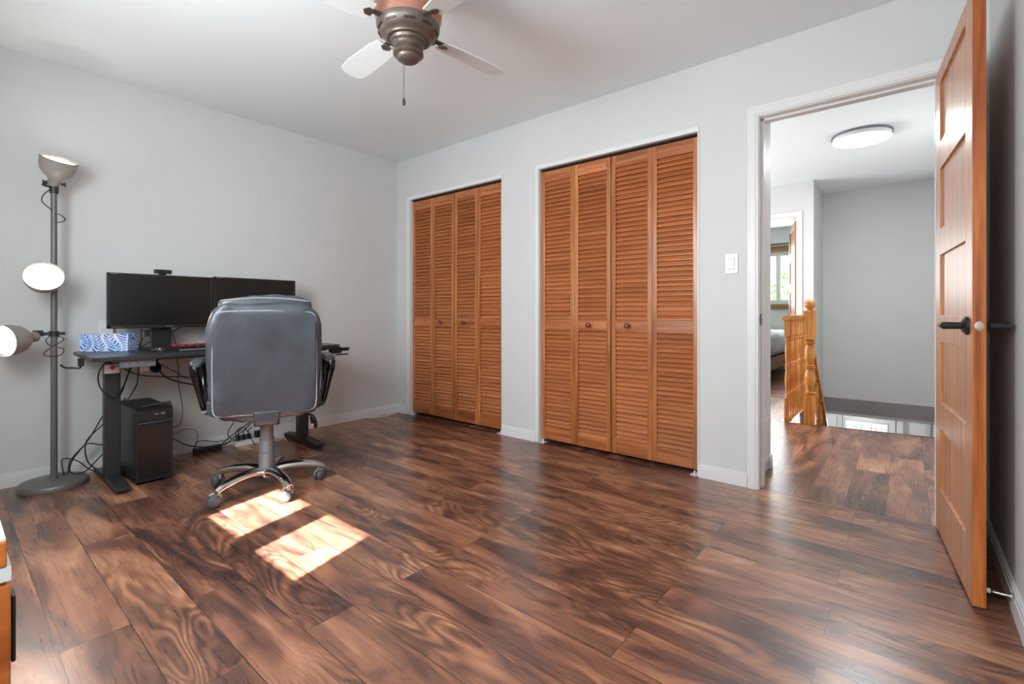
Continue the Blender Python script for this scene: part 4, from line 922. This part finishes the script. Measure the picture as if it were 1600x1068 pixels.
# gas column
m = MB(); m.cyl((0, 0, 0.10), (0, 0, 0.195), 0.041, 0.041, 28); m.cyl((0, 0, 0.194), (0, 0, 0.200), 0.043, 0.043, 28); m.cyl((0, 0, 0.20), (0, 0, 0.270), 0.0365, 0.0365, 28); m.cyl((0, 0, 0.269), (0, 0, 0.274), 0.039, 0.039, 28); m.cyl((0, 0, 0.274), (0, 0, 0.385), 0.0335, 0.0335, 28); m.build('gas_column', M['silver'], ch)
m = MB(); m.lathe([(0.030, 0.055), (0.046, 0.065), (0.052, 0.085), (0.050, 0.108), (0.042, 0.118), (0.034, 0.120)], 28); m.build('base_hub', M['chrome'], ch)
lsrc = None; csrc = None
for k in range(5):
    a = R(-2 + 72 * k - 66.6)
    if lsrc is None:
        m = MB()
        m.tube([(0.030, 0, 0.094), (0.09, 0, 0.108), (0.17, 0, 0.106), (0.245, 0, 0.092), (0.294, 0, 0.074)], [0.034, 0.032, 0.029, 0.026, 0.021], 16, flat=0.80); m.cyl((0.284, 0, 0.060), (0.284, 0, 0.080), 0.017, 0.015, 16)
        lsrc = m.build('leg', M['chrome'], ch, (0, 0, 0), (0, 0, a))
    else:
        c = lsrc.copy(); col.objects.link(c); c.parent = ch; c.rotation_euler = (0, 0, a)
    ca = R((-20, 40, 75, -60, 10)[k])
    pos = (0.284 * math.cos(a), 0.284 * math.sin(a), 0)
    if csrc is None:
        m = MB()
        for s_ in (-1, 1):
            m.lathe([(0.012, 0.004), (0.028, 0.005), (0.0305, 0.010), (0.0305, 0.022), (0.026, 0.027), (0.010, 0.029), (1e-5, 0.029)], 24, 0, Matrix.Translation((-0.014, 0, 0.031)) @ Matrix.Rotation(R(90 * s_), 4, 'X'))
        csrc = m.build('caster', M['caster'], ch, pos, (0, 0, ca))
        h = MB(); h.cyl((0, 0, 0.045), (0, 0, 0.064), 0.008, 0.008, 10); h.tube([(0.012, 0, 0.040), (0.006, 0, 0.056), (-0.012, 0, 0.064), (-0.034, 0, 0.058)], [0.010, 0.013, 0.013, 0.009], 10, flat=0.7); h.build('caster_hood', M['silver'], csrc)
    else: copy_child(csrc, ch, pos).rotation_euler = (0, 0, ca)
for s_, nm in ((-1, 'armrest'), (1, 'armrest')):
    X = 0.315 * s_
    m = MB()
    # open loop arm: rear strut sweeping down from the pad, front strut meeting it at the seat bracket
    m.tube([(X + s_ * 0.012, -0.075, 0.700), (X + s_ * 0.010, -0.080, 0.66), (X + s_ * 0.000, -0.065, 0.60), (X - s_ * 0.010, -0.045, 0.53), (X - s_ * 0.018, -0.02, 0.475), (X - s_ * 0.026, 0.01, 0.445)], [0.026, 0.024, 0.019, 0.015, 0.013, 0.011], 14, flat=0.75)
    m.tube([(X + s_ * 0.006, 0.17, 0.695), (X + s_ * 0.006, 0.205, 0.65), (X, 0.19, 0.57), (X - s_ * 0.012, 0.13, 0.49), (X - s_ * 0.024, 0.07, 0.445)], [0.020, 0.018, 0.016, 0.014, 0.012], 14, flat=0.75)
    m.tube([(X - s_ * 0.022, -0.015, 0.452), (X - s_ * 0.030, 0.03, 0.438), (X - s_ * 0.07, 0.04, 0.425), (X - s_ * 0.16, 0.04, 0.418)], 0.012, 12)
    ar = m.build('armrest', M['blackgloss'], ch)
    def padfn(p, X=X, s_=s_):
        x, y, z = p; return [x + X + s_ * 0.008, y + 0.05, z + 0.712 - 0.02 * (max(0, abs(y) - 0.08) / 0.07) ** 2]
    m = MB(); m.cushion(0.031, 0.145, 0.018, 0.6, 14, fn=padfn); m.build('arm_pad', M['leather'], ar)

# ================================================================== DRESSER (front left corner, near the camera)
t = thing('dresser', 'orange-brown wooden dresser with a white top by the window wall', 'dresser', (2.45, YB + 0.015, 0))
Y1 = 0.4005; X1 = 0.678
m = MB(); m.box(0, X1, 0, Y1, 0.705, 0.732); m.build('top', M['dresser'], t, bevel=0.002)
m = MB(); m.box(0.004, X1 - 0.002, 0.004, Y1 - 0.001, 0.7322, 0.735); m.build('white_top', M['trim'], t, label='white top surface')
m = MB(); m.box(0.005, X1 - 0.001, 0.005, Y1 + 0.003, 0.690, 0.7048); m.build('white_strip', M['trim'], t, label='white strip under the top')
m = MB(); m.box(0.005, X1 - 0.002, 0.005, Y1 - 0.016, 0.05, 0.690); m.box(0.02, X1 - 0.02, 0.02, Y1 - 0.04, 0, 0.05); m.build('carcass', M['dresser'], t, bevel=0.002)
for k, (a, b) in enumerate(((0.475, 0.685), (0.265, 0.470), (0.055, 0.260))):
    m = MB(); m.box(0.008, X1 - 0.004, Y1 - 0.0155, Y1 + 0.003, a, b); dr = m.build('drawer', M['dresser'], t, bevel=0.002)
    zc = (a + b) / 2 + 0.045; m = MB()
    for dz_ in (-0.014, 0.014): m.box(X1 - 0.05, X1 - 0.03, Y1 + 0.002, Y1 + 0.006, zc + dz_ * 1.6 - 0.012, zc + dz_ * 1.6 + 0.012)
    m.box(X1 - 0.052, X1 - 0.028, Y1 + 0.005, Y1 + 0.0085, zc - 0.036, zc + 0.036); m.build('handle', M['black'], dr, bevel=0.001)
